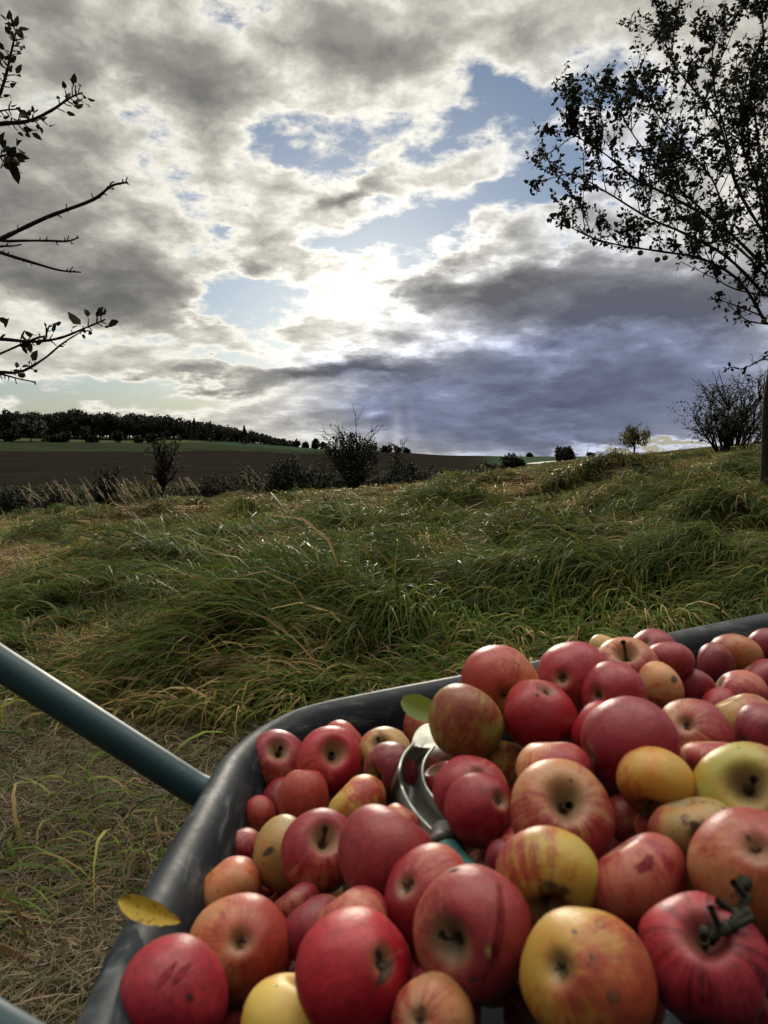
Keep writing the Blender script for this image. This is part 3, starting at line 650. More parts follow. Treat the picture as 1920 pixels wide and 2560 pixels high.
# ------------------------------------------------------------------ wheelbarrow
def rim_plane(x, y): return CAMZ - .2695 + .166 * x - .0594 * y
def build_barrow():
    root = empty('wheelbarrow', (0.35, .62, 0.03))
    props(root, 'dark wheelbarrow with teal tube handles, its deep tray heaped with apples', 'wheelbarrow')
    M = Matrix.Translation(-root.location)
    R0 = [(-.155, .262), (-.176, .30), (-.180, .40), (-.187, .476), (-.190, .584), (-.1915, .688), (-.1925, .764), (-.1935, .834), (-.184, .896), (-.163, .955), (-.116, 1.011),
          (-.019, 1.032), (.114, 1.045), (.228, 1.058), (.396, 1.091), (.591, 1.123), (.78, 1.152), (.85, 1.145), (.90, 1.10), (.925, 1.0), (.935, .75), (.935, .55), (.915, .46), (.85, .405), (.6, .352), (.4, .318), (.17, .282), (0, .254), (-.09, .246), (-.13, .25)]
    L = catmull(np.array(R0), 5, True); n = len(L)
    T = np.roll(L, -1, 0) - np.roll(L, 1, 0); T /= np.linalg.norm(T, axis=1)[:, None]
    nin = np.c_[T[:, 1], -T[:, 0]]                      # loop runs clockwise seen from above: inward is to the right
    cen = np.array([.37, .68])
    prof = [(.006, -.026), (.001, -.020), (-.001, -.012), (.002, -.004), (.008, .001), (.016, .002), (.024, -.001), (.031, -.007), (.037, -.017), (.042, -.032)]
    rings = []
    for o, dz in prof:
        P = L + nin * o; rings.append(np.c_[P, rim_plane(L[:, 0], L[:, 1]) + dz])
    base = L + nin * .042
    for s, dz in [(.996, -.05), (.985, -.10), (.972, -.15), (.958, -.19), (.94, -.215), (.90, -.228), (.80, -.232), (.4, -.234), (.02, -.234)]:
        P = cen + (base - cen) * s; rings.append(np.c_[P, rim_plane(P[:, 0], P[:, 1]) + dz])
    V = np.concatenate(rings); m = len(rings)
    Q = [(r * n + i, r * n + (i + 1) % n, (r + 1) * n + (i + 1) % n, (r + 1) * n + i) for r in range(m - 1) for i in range(n)]
    tm, g, b = material('tray_paint')
    co = g.new('ShaderNodeTexCoord').outputs['Object']
    st = g.new('ShaderNodeMapping'); g.l.new(co, st.inputs[0]); st.inputs['Scale'].default_value = (9, 9, 60); st.inputs['Rotation'].default_value = (.2, .5, .3)
    n1 = g.noise(st.outputs[0], 1.6, 8, .7); n2 = g.noise(co, 14, 6, .65); n3 = g.noise(co, 90, 4, .6)
    scuff = g.math('MULTIPLY', g.step(n1, .46, .72), g.step(n2, .36, .66))
    dust = g.math('MULTIPLY', g.step(n2, .45, .75), .35)
    c = g.mix(dust, (.005, .009, .014), (.016, .022, .027))
    c = g.mix(g.math('MULTIPLY', scuff, .75), c, (.15, .165, .165))
    g.l.new(c, b.inputs['Base Color'])
    g.l.new(g.math('MULTIPLY_ADD', n3, .25, .42), b.inputs['Roughness']); b.inputs['Specular IOR Level'].default_value = .22
    bp = g.new('ShaderNodeBump'); bp.inputs[0].default_value = .25; bp.inputs[1].default_value = .002; g.l.new(n2, bp.inputs['Height']); g.l.new(bp.outputs[0], b.inputs['Normal'])
    def part(name, geo_me): 
        geo_me.transform(M); return link(name, geo_me, root)
    part('tray', qmesh('tray', V, np.array(Q), tm, True))
    teal, g, b = material('teal_enamel')
    co = g.new('ShaderNodeTexCoord').outputs['Object']
    n1 = g.noise(co, 25, 6, .65); n2 = g.noise(co, 6, 4, .6)
    c = g.mix(g.step(n2, .35, .7), (.006, .033, .044), (.010, .045, .054)); c = g.mix(g.math('MULTIPLY', g.step(n1, .62, .72), .5), c, (.10, .11, .10))
    g.l.new(c, b.inputs['Base Color']); g.l.new(g.math('MULTIPLY_ADD', n1, .25, .36), b.inputs['Roughness']); b.inputs['Specular IOR Level'].default_value = .4
    rubber = plain('black_rubber', (.02, .02, .02), .7, .3)
    steel = plain('galvanised_rim', (.32, .33, .33), .4, .5, .8)
    A = np.array([-.2144, .7947, -.3646 + CAMZ]); B = np.array([-.4156, .7853, -.2238 + CAMZ]); dr = B - A
    for k, sh in enumerate((np.zeros(3), np.array([0, -.371, -.0014]))):
        y1 = .63 if k == 0 else .57
        P = [B + dr * .9 + (-.30, 0, .06), B + dr * .9 + (-.15, 0, .045), B + dr * .8, B, A + dr * .5, A + dr * .2, A, A - dr * .12, A - dr * .2 + (0, 0, -.03), A + (.085, 0, -.19), A + (.16, 0, -.255), A + (.30, -.005, -.25)]
        P = [p + sh for p in P]
        P += [np.array([.60, y1 + (.08 if k == 0 else -.08), .42]), np.array([.95, y1 + (.02 if k == 0 else -.02), .30]), np.array([1.06, y1, .27])]
        ge = Geo(); ge.tube(catmull(np.array(P), 8), .0175, 16); h = part('handle', ge.mesh('handle', [teal]))
        ge = Geo(); q = np.array(P[:2]); d = (q[0] - q[1]) / np.linalg.norm(q[0] - q[1])
        ge.tube([q[0] - d * .12, q[0] - d * .115, q[0] - d * .02, q[0] + d * .004, q[0] + d * .008], [.0185, .0215, .0215, .019, .004], 16)
        gm = ge.mesh('grip', [rubber]); gm.transform(M); link('grip', gm, h)
        yy = .775 if k == 0 else .43
        gz = float(ground_z(np.array([.08]), np.array([yy]))[0]) - .02
        ge = Geo(); ge.tube(catmull(np.array([[.09, yy, .47], [.07, yy + (.03 if k == 0 else -.03), .30], [.05, yy + (.05 if k == 0 else -.05), gz + .02], [.10, yy + (.05 if k == 0 else -.05), gz], [.22, yy + (.04 if k == 0 else -.04), gz + .02], [.30, yy + .01, .45]]), 6), .014, 12)
        part('leg', ge.mesh('leg', [teal]))
    wz = float(ground_z(np.array([1.06]), np.array([.6]))[0]) + .19
    wh = empty('wheel', Vector((1.06, .60, wz)) - root.location); wh.parent = root
    th = np.linspace(0, 2 * np.pi, 41); ge = Geo()
    ge.tube(np.c_[.15 * np.cos(th), 0 * th, .15 * np.sin(th)], .04, 14); link('tyre', ge.mesh('tyre', [rubber]), wh)
    ge = Geo(); ge.tube(np.c_[.112 * np.cos(th), 0 * th, .112 * np.sin(th)], .014, 10); ge.tube([(0, -.05, 0), (0, .05, 0)], .016, 12)
    for a in np.arange(0, 6.28, 6.2832 / 8): ge.tube([(.012 * math.cos(a), 0, .012 * math.sin(a)), (.11 * math.cos(a), 0, .11 * math.sin(a))], .004, 6)
    link('rim', ge.mesh('rim', [steel]), wh)
build_barrow()

# ------------------------------------------------------------------ apples
def apple_material(name, ground, red, amount, stripes, scab=.0, bowl=(.30, .22, .12), blush=.55):
    m, g, b = material(name)
    co = g.new('ShaderNodeTexCoord').outputs['Object']
    rnd = g.new('ShaderNodeObjectInfo').outputs['Random']
    off = g.vmath('SCALE', (1.0, 1.7, 2.3), scale=g.math('MULTIPLY', rnd, 57.0))
    x, y, z = g.sep(co)
    rho = g.math('SQRT', g.math('ADD', g.math('MULTIPLY', x, x), g.math('MULTIPLY', y, y)))
    ri = g.math('DIVIDE', 1.0, g.math('MAXIMUM', rho, .05))
    sv = g.vmath('ADD', g.xyz(g.math('MULTIPLY', x, ri), g.math('MULTIPLY', y, ri), g.math('MULTIPLY', z, .16)), off)
    ns = g.noise(sv, 4.2, 6, .72); nf = g.noise(sv, 11, 4, .7)
    nb = g.noise(g.vmath('ADD', co, off), 1.5, 5, .6); nc = g.noise(g.vmath('ADD', co, off), 5.0, 6, .65)
    f = g.math('MULTIPLY_ADD', g.math('SUBTRACT', ns, .5), 2.6 * stripes, amount)
    f = g.math('MULTIPLY_ADD', g.math('SUBTRACT', nf, .5), 1.7 * stripes, f)
    f = g.math('MULTIPLY_ADD', g.math('SUBTRACT', nb, .5), 1.5, f)
    f = g.math('MULTIPLY_ADD', x, blush, f)
    f = g.math('MULTIPLY_ADD', g.math('SUBTRACT', nc, .5), .5, f)
    f = g.step(f, .12, .88)
    gr = g.mix(g.step(nb, .35, .7), ground, tuple(v * k for v, k in zip(ground, (1.15, .80, .55))))
    rd = g.mix(g.step(nc, .3, .75), red, tuple(v * k for v, k in zip(red, (.62, .55, .60))))
    c = g.mix(f, gr, rd)
    # russet bowl at the stem, dull ring at the calyx
    up = g.math('MULTIPLY', g.step(rho, .52, .16), g.step(z, .1, .45))
    c = g.mix(g.math('MULTIPLY', up, g.math('MULTIPLY_ADD', nc, 1.0, .35)), c, bowl)
    c = g.mix(g.math('MULTIPLY', g.math('MULTIPLY', g.step(rho, .17, .06), g.step(z, .0, .3)), .85), c, (.035, .024, .014))
    dn = g.math('MULTIPLY', g.step(rho, .40, .10), g.step(z, -.2, -.5))
    c = g.mix(g.math('MULTIPLY', dn, .6), c, (.22, .16, .09))
    # lenticels and scab
    vo = g.new('ShaderNodeTexVoronoi'); vo.inputs['Scale'].default_value = 13; g.l.new(g.vmath('ADD', co, off), vo.inputs[0])
    c = g.mix(g.math('MULTIPLY', g.step(vo.outputs['Distance'], .13, .04), .5), c, (.42, .33, .20))
    sp = g.noise(g.vmath('ADD', co, g.vmath('SCALE', off, scale=1.7)), 2.6, 5, .6)
    c = g.mix(g.math('MULTIPLY', g.step(sp, .675 - scab, .72 - scab), .85), c, (.045, .034, .026))
    vs = g.new('ShaderNodeTexVoronoi'); vs.inputs['Scale'].default_value = 2.2; g.l.new(g.vmath('ADD', co, off), vs.inputs[0])
    c = g.mix(g.math('MULTIPLY', g.step(vs.outputs['Distance'], .085, .04), .8), c, (.04, .028, .02))
    k = g.math('MULTIPLY_ADD', rnd, .32, .65)
    c = g.vmath('SCALE', c, scale=k)
    g.l.new(c, b.inputs['Base Color'])
    g.l.new(g.math('MULTIPLY_ADD', nc, .22, .30), b.inputs['Roughness']); b.inputs['Specular IOR Level'].default_value = .30
    bp = g.new('ShaderNodeBump'); bp.inputs[0].default_value = .12; bp.inputs[1].default_value = .01; g.l.new(nc, bp.inputs['Height']); g.l.new(bp.outputs[0], b.inputs['Normal'])
    return m
YEL = (.46, .33, .07); GRN = (.33, .30, .065); TAN = (.38, .26, .10); PNK = (.44, .17, .10)
AM = {'R': apple_material('apple_deep_red', (.36, .13, .07), (.24, .012, .022), .98, .55, .03),
      'B': apple_material('apple_bright_red', (.40, .10, .055), (.34, .012, .022), 1.02, .46),
      'C': apple_material('apple_crimson', (.42, .13, .085), (.31, .020, .034), .92, .50),
      'D': apple_material('apple_dusky_red', (.32, .12, .075), (.21, .018, .028), .95, .5, .04),
      'P': apple_material('apple_pink', PNK, (.33, .038, .042), .80, .46),
      'O': apple_material('apple_salmon', (.44, .19, .085), (.36, .045, .030), .66, .36),
      'S': apple_material('apple_striped', (.44, .23, .11), (.34, .036, .038), .52, .66),
      'T': apple_material('apple_tan', TAN, (.36, .08, .05), .10, .40, .05),
      'Y': apple_material('apple_yellow', YEL, (.36, .05, .035), .14, .46),
      'V': apple_material('apple_yellow_green', GRN, (.32, .07, .04), .20, .42),
      'G': apple_material('apple_golden', (.42, .255, .048), (.36, .065, .028), .42, .40)}
STEM_M = plain('apple_stem', (.055, .035, .018), .8, .2)
CALYX_M = plain('apple_calyx', (.045, .036, .024), .9, .1)
def apple_geo(seed, lobe=.03, cav=.34, flat=.86, wob=.045, nu=40, nv=30):
    rs = np.random.default_rng(seed)
    ph = np.linspace(0, 1, nv); ph = np.pi * (ph + .0) ; t = np.linspace(0, 2 * np.pi, nu, endpoint=False)
    # finer rows towards both ends
    w = np.linspace(-1, 1, nv); ph = np.pi / 2 * (1 + np.sign(w) * np.abs(w) ** .72)
    PH, TT = np.meshgrid(ph, t, indexing='ij'); rho = np.sin(PH); z = flat * np.cos(PH)
    z = z - np.where(z > 0, cav * 1.5 * np.exp(-(rho / .27) ** 2), 0) + np.where(z < 0, cav * .62 * np.exp(-(rho / .20) ** 2), 0)
    p0, p1 = rs.uniform(0, 6.28, 2)
    tp = rs.uniform(.0, .15); k = 1 + tp * np.cos(PH) + lobe * np.cos(5 * TT + p0) * (.45 - .55 * np.cos(PH)) * np.sin(PH) + wob * np.cos(TT + p1) * np.cos(PH * 1.3) + wob * .6 * np.cos(2 * TT + p0)
    X = rho * np.cos(TT) * k; Y = rho * np.sin(TT) * k; z = z * (1 + wob * np.cos(TT + p0)) + .04 * wob * X
    V = np.stack([X, Y, z], -1).reshape(-1, 3) * 1.03
    i = np.arange(nv - 1)[:, None] * nu + np.arange(nu)[None]; j = np.arange(nv - 1)[:, None] * nu + (np.arange(nu)[None] + 1) % nu
    Q = np.stack([i, j, j + nu, i + nu], -1).reshape(-1, 4)[:, ::-1]
    return V, Q
def apple_mesh(seed, m, *a): return qmesh('apple', *apple_geo(seed, *a), m, True)
def stem_mesh(seed, length=.62):
    rs = np.random.default_rng(seed); a = rs.uniform(0, 6.28); b_ = rs.uniform(.08, .22)
    P = [(0, 0, .36), (.03 * math.cos(a), .03 * math.sin(a), .50), (b_ * .6 * math.cos(a), b_ * .6 * math.sin(a), .36 + length * .7), (b_ * math.cos(a), b_ * math.sin(a), .36 + length)]
    ge = Geo(); ge.tube(catmull(np.array(P), 4), np.linspace(.045, .055, 13) + np.array([0] * 11 + [.02, .03]), 8); return ge.mesh('stem', [STEM_M])
def calyx_mesh(seed):
    rs = np.random.default_rng(seed); V = []; Q = []
    for k in range(5):
        a = k * 1.2566 + rs.uniform(-.2, .2); d = np.array([math.cos(a), math.sin(a), 0]); s = np.array([-math.sin(a), math.cos(a), 0]); zz = -.64
        pts = [d * .01 + s * .03, d * .01 - s * .03, d * .075 - s * .028, d * .075 + s * .028, d * rs.uniform(.10, .15)]
        hz = [zz, zz, zz - .09, zz - .09, zz - rs.uniform(.06, .15)]
        o = len(V); V += [(p[0], p[1], h) for p, h in zip(pts, hz)]; Q += [(o, o + 1, o + 2, o + 3), (o + 3, o + 2, o + 4, o + 4)]
    o = len(V); V += [(.05 * math.cos(a), .05 * math.sin(a), -.66) for a in np.linspace(0, 6.28, 8, endpoint=False)]
    Q += [(o, o + 1, o + 2, o + 3), (o, o + 3, o + 4, o + 7), (o + 4, o + 5, o + 6, o + 7)]
    return qmesh('calyx', np.array(V, float), np.array(Q), CALYX_M)
AM['K'] = apple_material('apple_ribbed_crimson', (.36, .035, .055), (.13, .006, .015), .45, .75, .0, (.16, .06, .045), .2)
LOBED = {3: .09, 18: .10, 30: .13, 40: .09, 54: .07, 42: .05, 41: .05}
_sm = {}
def spot_mat(c):
    if c not in _sm:
        m = plain('blemish', c, .75, .15, 0, .5, 6); g = N(m.node_tree)
        mx = g.new('ShaderNodeMixShader'); g.l.new(g.new('ShaderNodeAttribute', attribute_name='tint').outputs['Fac'], mx.inputs[0])
        g.l.new(g.new('ShaderNodeBsdfTransparent').outputs[0], mx.inputs[1]); g.l.new(g.n['Principled BSDF'].outputs[0], mx.inputs[2]); g.l.new(mx.outputs[0], g.n['Material Output'].inputs[0]); _sm[c] = m
    return _sm[c]
SPOTS = {  # photo source px of the mark, angular size, aspect, colour, part name
    32: [(1752, 2085, .36, .85, (.040, .016, .012), 'rotten_spot'), (1712, 2045, .13, 1.1, (.20, .11, .08), 'bruise')], 24: [(964, 2380, .17, .7, (.028, .022, .018), 'scab'), (980, 2440, .26, .6, (.06, .035, .028), 'scab')],
    12: [(674, 2128, .20, .7, (.07, .058, .045), 'scab')], 57: [(1684, 1700, .20, .8, (.085, .07, .055), 'scab')], 17: [(1223, 2372, .15, 1.2, (.30, .17, .07), 'pale_spot'), (1227, 2374, .05, 1, (.03, .022, .016), 'worm_hole'), (1240, 2328, .26, 3.2, (.13, .012, .012), 'scar_line'), (1141, 2192, .09, 1.6, (.03, .02, .016), 'scab')],
    29: [(1610, 2168, .22, 1.3, (.15, .014, .020), 'bruise')], 16: [(1018, 2195, .10, .8, (.03, .018, .014), 'scab')], 20: [(470, 2490, .10, 1.2, (.05, .02, .018), 'scab'), (420, 2440, .16, .45, (.17, .014, .024), 'streak'), (455, 2435, .16, .45, (.17, .014, .024), 'streak')],
    28: [(1385, 2235, .40, 1.1, (.10, .060, .022), 'russet')], 27: [(1500, 2308, .10, 1.3, (.22, .10, .05), 'bruise'), (1530, 2490, .12, 1, (.16, .06, .03), 'bruise')], 41: [(1343, 1738, .07, 1, (.04, .03, .025), 'scab')], 30: [(1790, 2290, .25, 1.8, (.10, .055, .04), 'russet')], 31: [(1868, 2083, .07, 1, (.07, .04, .025), 'scab')]}
def build_apples():
    stems = [stem_mesh(k) for k in range(5)]; longstem = stem_mesh(9, .9); cal = [calyx_mesh(k) for k in range(4)]
    rs = random.Random(4)
    for i, (x, y, z, r, kind, end, ax, ay, az, lab) in enumerate(APPLES):
        kind = 'K' if i == 30 else kind
        me = apple_mesh(100 + i, AM[kind], LOBED.get(i, .03), (.34 if end != '-' else .20) + .05 * math.sin(i), .84 + .06 * math.sin(i * 2.3), .06 if i not in (8, 5, 63) else .02)
        V0, Q0 = apple_geo(100 + i, LOBED.get(i, .03), (.34 if end != '-' else .20) + .05 * math.sin(i), .84 + .06 * math.sin(i * 2.3), .06 if i not in (8, 5, 63) else .02, 140, 110) if i in SPOTS else (None, None)
        o = link('apple', me); o.location = (x, y, z + CAMZ)
        q = Vector((ax, ay, az)).normalized().to_track_quat('Z', 'Y'); q = q @ Quaternion((0, 0, 1), rs.uniform(0, 6.28))
        o.rotation_mode = 'QUATERNION'; o.rotation_quaternion = q
        s = (1, 1, 1)
        if i == 8: s = (.88, .88, 1.30)
        if i == 63: s = (.95, .95, 1.05)
        o.scale = tuple(r * 1.075 * k for k in s)
        props(o, lab, 'apple', 'apples heaped in the wheelbarrow')
        for (sx, sy, ang, asp, colr, nm) in SPOTS.get(i, []):
            rv = pxray(sx * 1659 / 1920, sy * 1659 / 1920); ctr = Vector((x, y, z)); dd = rv.normalized(); bq = ctr.dot(dd); disc = r * r - (ctr.length_squared - bq * bq)
            hit = dd * (bq - math.sqrt(max(disc, 0.0))) ; lv = np.array((q.inverted() @ (hit - ctr)).normalized())
            fc = V0[Q0].mean(1); fn = fc / np.linalg.norm(fc, axis=1)[:, None]; e1 = np.cross(lv, (.2, .3, .93)); e1 /= np.linalg.norm(e1); e2 = np.cross(lv, e1)
            a1 = (fn @ e1) / asp; a2 = (fn @ e2) * asp; wob = 1 + .6 * (vnoise(a1 * 7 + i, a2 * 7) - .5) + .22 * (vnoise(a1 * 22, a2 * 22 + i) - .5)
            rq = np.hypot(a1, a2) / (ang * .85 * wob); sel = (rq < 1.25) & (fn @ lv > 0); f_ = Q0[sel]
            vn = V0 / np.linalg.norm(V0, axis=1)[:, None]; b1 = (vn @ e1) / asp; b2 = (vn @ e2) * asp; fade = 1 - sstep(.45, 1.1, np.hypot(b1, b2) / (ang * .85 * (1 + .6 * (vnoise(b1 * 7 + i, b2 * 7) - .5) + .22 * (vnoise(b1 * 22, b2 * 22 + i) - .5))))
            if len(f_):
                u_, inv_ = np.unique(f_, return_inverse=True); link(nm, qmesh(nm, V0[u_] * 1.006, inv_.reshape(-1, 4), spot_mat(colr), True, col=np.repeat(fade[u_][:, None], 3, 1)), o)
        if end == 's' or (end == '-' and rs.random() < .0):
            link('stem', longstem if i in (46, 3) else stems[i % 5], o)
        elif end == 'c': link('calyx', cal[i % 4], o)
    kinds = 'RDPCBOTS'
    for j, (x, y, z, r) in enumerate(HIDDEN):
        o = link('apple', apple_mesh(300 + j, AM[kinds[j % 8]])); o.location = (x, y, z + CAMZ); o.scale = (r, r, r)
        o.rotation_euler = (rs.uniform(-1.2, 1.2), rs.uniform(-1.2, 1.2), rs.uniform(0, 6.28))
        props(o, 'apple of the lower layer, seen only through dark gaps between the upper apples', 'apple', 'apples of the lower layer in the wheelbarrow')
build_apples()

# ------------------------------------------------------------------ small things in the barrow
def cpt(px, py, d): r = pxray(px, py); return np.array([r.x * d, r.y * d, r.z * d + CAMZ])
def build_tool():
    steel, g, b = material('worn_steel')
    co = g.new('ShaderNodeTexCoord').outputs['Object']; n1 = g.noise(co, 40, 6, .65); n2 = g.noise(co, 9, 4, .6)
    c = g.mix(g.step(n2, .35, .7), (.060, .058, .048), (.035, .033, .028)); g.l.new(c, b.inputs['Base Color'])
    b.inputs['Metallic'].default_value = .2; g.l.new(g.math('MULTIPLY_ADD', n1, .25, .30), b.inputs['Roughness'])
    tealp = plain('teal_plastic', (.035, .13, .115), .45, .4, 0, .35, 30)
    root = empty('hand_tool', cpt(930, 1760, .74)); inv = -root.location
    props(root, 'curved steel hand tool with two raised flanges and a teal handle, stuck between the apples', 'hand tool')
    left = catmull(np.array([cpt(893, 1606, .735), cpt(872, 1632, .712), cpt(863, 1664, .692), cpt(868, 1700, .69), cpt(886, 1738, .662), cpt(912, 1772, .635), cpt(944, 1803, .605)]), 6)
    right = catmull(np.array([cpt(938, 1612, .75), cpt(918, 1640, .735), cpt(912, 1668, .715), cpt(919, 1698, .69), cpt(940, 1728, .665), cpt(966, 1752, .64), cpt(992, 1775, .615)]), 6)
    n = len(left); t = np.linspace(0, 1, n)
    dn = np.array([-.38, .10, -.92]); dn /= np.linalg.norm(dn)
    depth = .019 * np.minimum(1, .15 + t * 3.2)
    lf = left + dn * depth[:, None]; rf = right + dn * depth[:, None]
    rows = [left, left * .5 + lf * .5, lf, lf * .66 + rf * .34, lf * .34 + rf * .66, rf, right * .5 + rf * .5, right]
    V = np.concatenate(rows); m = len(rows)
    Q = [(a * n + i, a * n + i + 1, (a + 1) * n + i + 1, (a + 1) * n + i) for a in range(m - 1) for i in range(n - 1)]
    ge = Geo(); ge.tube(left, .0017, 8); ge.tube(right, .0017, 8); em = ge.mesh('edge', [plain('ground_edge', (.42, .45, .40), .3, .5, .8, .2, 60)]); em.transform(Matrix.Translation(inv))
    me = qmesh('blade', V, np.array(Q), steel, True); me.transform(Matrix.Translation(inv)); o = link('blade', me, root)
    so = o.modifiers.new('thickness', 'SOLIDIFY'); so.thickness = .0016; so.offset = 0; link('edge', em, o)
    # rounded pale tip plate
    pc = cpt(930, 1612, .765); u = cpt(968, 1610, .765) - cpt(886, 1616, .765); w_ = cpt(922, 1566, .80) - cpt(926, 1612, .765); a = np.linspace(0, np.pi, 17)
    rows = [np.array([pc - u * .5 * q * math.cos(k) + w_ * q * math.sin(k) + np.array([0, 0, -.004 * (1 - q * q)]) for k in a]) for q in (1, .96, .7, .35)] + [np.array([pc - u * .5 * math.cos(k) * .35 for k in a])]
    rows += [np.array([pc - u * .46 * math.cos(k) - w_ * .28 + (0, 0, -.006) for k in a])]
    V = np.vstack(rows); Q = [(r * 17 + i, r * 17 + i + 1, (r + 1) * 17 + i + 1, (r + 1) * 17 + i) for r in range(5) for i in range(16)]
    me = qmesh('tip_plate', V, np.array(Q), plain('bare_tin', (.50, .49, .42), .40, .5, .5, .25, 60), True); me.transform(Matrix.Translation(inv)); o = link('tip_plate', me, root)
    so = o.modifiers.new('thickness', 'SOLIDIFY'); so.thickness = .002
    j = cpt(962, 1800, .602); ge = Geo(); ge.tube([j, cpt(958, 1838, .578)], [.012, .013], 12); me = ge.mesh('socket', [steel]); me.transform(Matrix.Translation(inv)); link('socket', me, root)
    ge = Geo(); k0 = cpt(956, 1835, .580); k1 = cpt(962, 1847, .572); ge.tube([k0, k0 * .9 + k1 * .1, k0 * .1 + k1 * .9, k1], [.012, .0165, .0165, .012], 14)
    me = ge.mesh('collar', [plain('collar_black', (.02, .012, .012), .6)]); me.transform(Matrix.Translation(inv)); link('collar', me, root)
    ge = Geo(); P = catmull(np.array([k1, cpt(974, 1868, .562), cpt(1006, 1908, .548), cpt(1040, 1950, .54), cpt(1062, 1985, .54)]), 6)
    ge.tube(P, np.linspace(.014, .0165, len(P)), 16); me = ge.mesh('handle', [tealp]); me.transform(Matrix.Translation(inv)); link('handle', me, root)
build_tool()
def leaf_mesh(name, mat, ctr, axis, side, L, W, bend=.2, ragged=.05, seed=0, stalk=.25):
    rs = np.random.default_rng(seed); axis = np.array(axis, float); axis /= np.linalg.norm(axis); side = np.array(side, float); side -= axis * side.dot(axis); side /= np.linalg.norm(side); up = np.cross(axis, side)
    n, m = 18, 9; V = []
    for i in range(n):
        t = i / (n - 1); hw = W * .5 * (math.sin(math.pi * min(1, t * .97 + .02) ** .85)) ** .75
        for j in range(m):
            s = j / (m - 1) * 2 - 1
            rg = 1 + (ragged * rs.normal() if abs(s) == 1 else 0)
            V.append(np.array(ctr) + axis * (t - .5) * L + side * s * hw * rg + up * (abs(s) ** 1.4 * hw * .35 + bend * L * (.25 - (t - .5) ** 2) + .02 * W * math.sin(t * 40) * abs(s)))
    Q = [(i * m + j, i * m + j + 1, (i + 1) * m + j + 1, (i + 1) * m + j) for i in range(n - 1) for j in range(m - 1)]
    me = qmesh(name, np.array(V), np.array(Q), mat, True)
    return me, up
def build_bits():
    ym, g, b = material('autumn_leaf')
    co = g.new('ShaderNodeTexCoord').outputs['Object']; n1 = g.noise(co, 130, 6, .65); n2 = g.noise(co, 320, 3, .6)
    c = g.mix(g.step(n1, .35, .65), (.40, .26, .015), (.50, .36, .03)); c = g.mix(g.math('MULTIPLY', g.step(n1, .54, .62), .85), c, (.17, .06, .02)); c = g.mix(g.math('MULTIPLY', g.step(n2, .66, .72), .7), c, (.10, .05, .02))
    g.l.new(c, b.inputs['Base Color']); b.inputs['Roughness'].default_value = .6
    p0 = cpt(262, 1985, .535); p1 = cpt(388, 2032, .515); ax = p1 - p0; p0[2] += .004; 
    me, up = leaf_mesh('yellow_leaf', ym, (p0 + p1) / 2 + np.array([0, 0, .012]), ax, (-.1, .55, .83), float(np.linalg.norm(ax)) * 1.04, .0165, .06, .06, 2)
    o = link('yellow_leaf', me); props(o, 'curled yellow autumn leaf with brown flecks lying on the rim of the wheelbarrow', 'leaf')
    ge = Geo(); ge.tube([cpt(268, 1990, .53), cpt(245, 1988, .535), cpt(222, 1998, .54)], [.0012, .0009, .0008], 6); link('stalk', ge.mesh('stalk', [plain('leaf_stalk', (.12, .07, .03), .8)]), o)
    gm = leafy('green_leaf', .45, .3, (.13, .17, .025), .2)
    p0 = cpt(868, 1512, .80); p1 = cpt(960, 1552, .775); me, up = leaf_mesh('green_leaf', gm, (p0 + p1) / 2, p1 - p0, (.15, .45, .9), float(np.linalg.norm(p1 - p0)), .026, -.08, .03, 5)
    props(link('green_leaf', me), 'green apple leaf sticking out left of the yellow green apple above the steel tool', 'leaf')
    p0 = cpt(1322, 1800, .60); p1 = cpt(1378, 1792, .60); me, up = leaf_mesh('dark_leaf', leafy('dark_leaf', .5, .2, (.03, .06, .02), .2), (p0 + p1) / 2, p1 - p0, (0, .5, .8), float(np.linalg.norm(p1 - p0)), .012, .05, .03, 6)
    props(link('dark_leaf', me), 'small dark green leaf down in the gap beside the raspberry red apple', 'leaf')
    tw = plain('mossy_twig', (.024, .024, .018), .95, .1, 0, .5, 90)
    ge = Geo(); P = catmull(np.array([cpt(1518, 2018, .372), cpt(1542, 2022, .368), cpt(1565, 2010, .368), cpt(1590, 1996, .372), cpt(1606, 1972, .380), cpt(1604, 1930, .392), cpt(1612, 1890, .402)]), 5)
    rs = np.random.default_rng(3); P = P + rs.normal(0, .0011, P.shape); rd = .0021 + .0009 * np.abs(np.sin(np.arange(len(P)) * 1.1)) + np.where(np.arange(len(P)) > len(P) - 5, .0013, 0) + np.where(np.arange(len(P)) < 3, .0022, 0); ge.tube(P, rd, 9)
    for k, (dx, dy, dz) in [(8, (-.004, .002, .010)), (14, (.010, 0, .005)), (20, (-.011, .003, .006)), (24, (-.008, 0, .009)), (17, (.006, -.003, -.008))]:
        ge.tube([P[k], P[k] + np.array([dx, dy, dz]) * .6, P[k] + np.array([dx, dy, dz])], [.0019, .0016, .0020], 7)
    props(link('twig', ge.mesh('twig', [tw])), 'knobbly dark mossy twig lying on the crimson striped apple at bottom right', 'twig')
    ge = Geo(); ge.tube(catmull(np.array([cpt(1398, 1742, .565), cpt(1410, 1765, .545), cpt(1428, 1790, .54), cpt(1440, 1812, .54)]), 5), [.0011] * 16, 6)
    props(link('fruit_stalk', ge.mesh('fruit_stalk', [plain('pale_stalk', (.22, .18, .10), .7)])), 'thin pale fruit stalk hanging below the golden yellow apple', 'stalk')
build_bits()

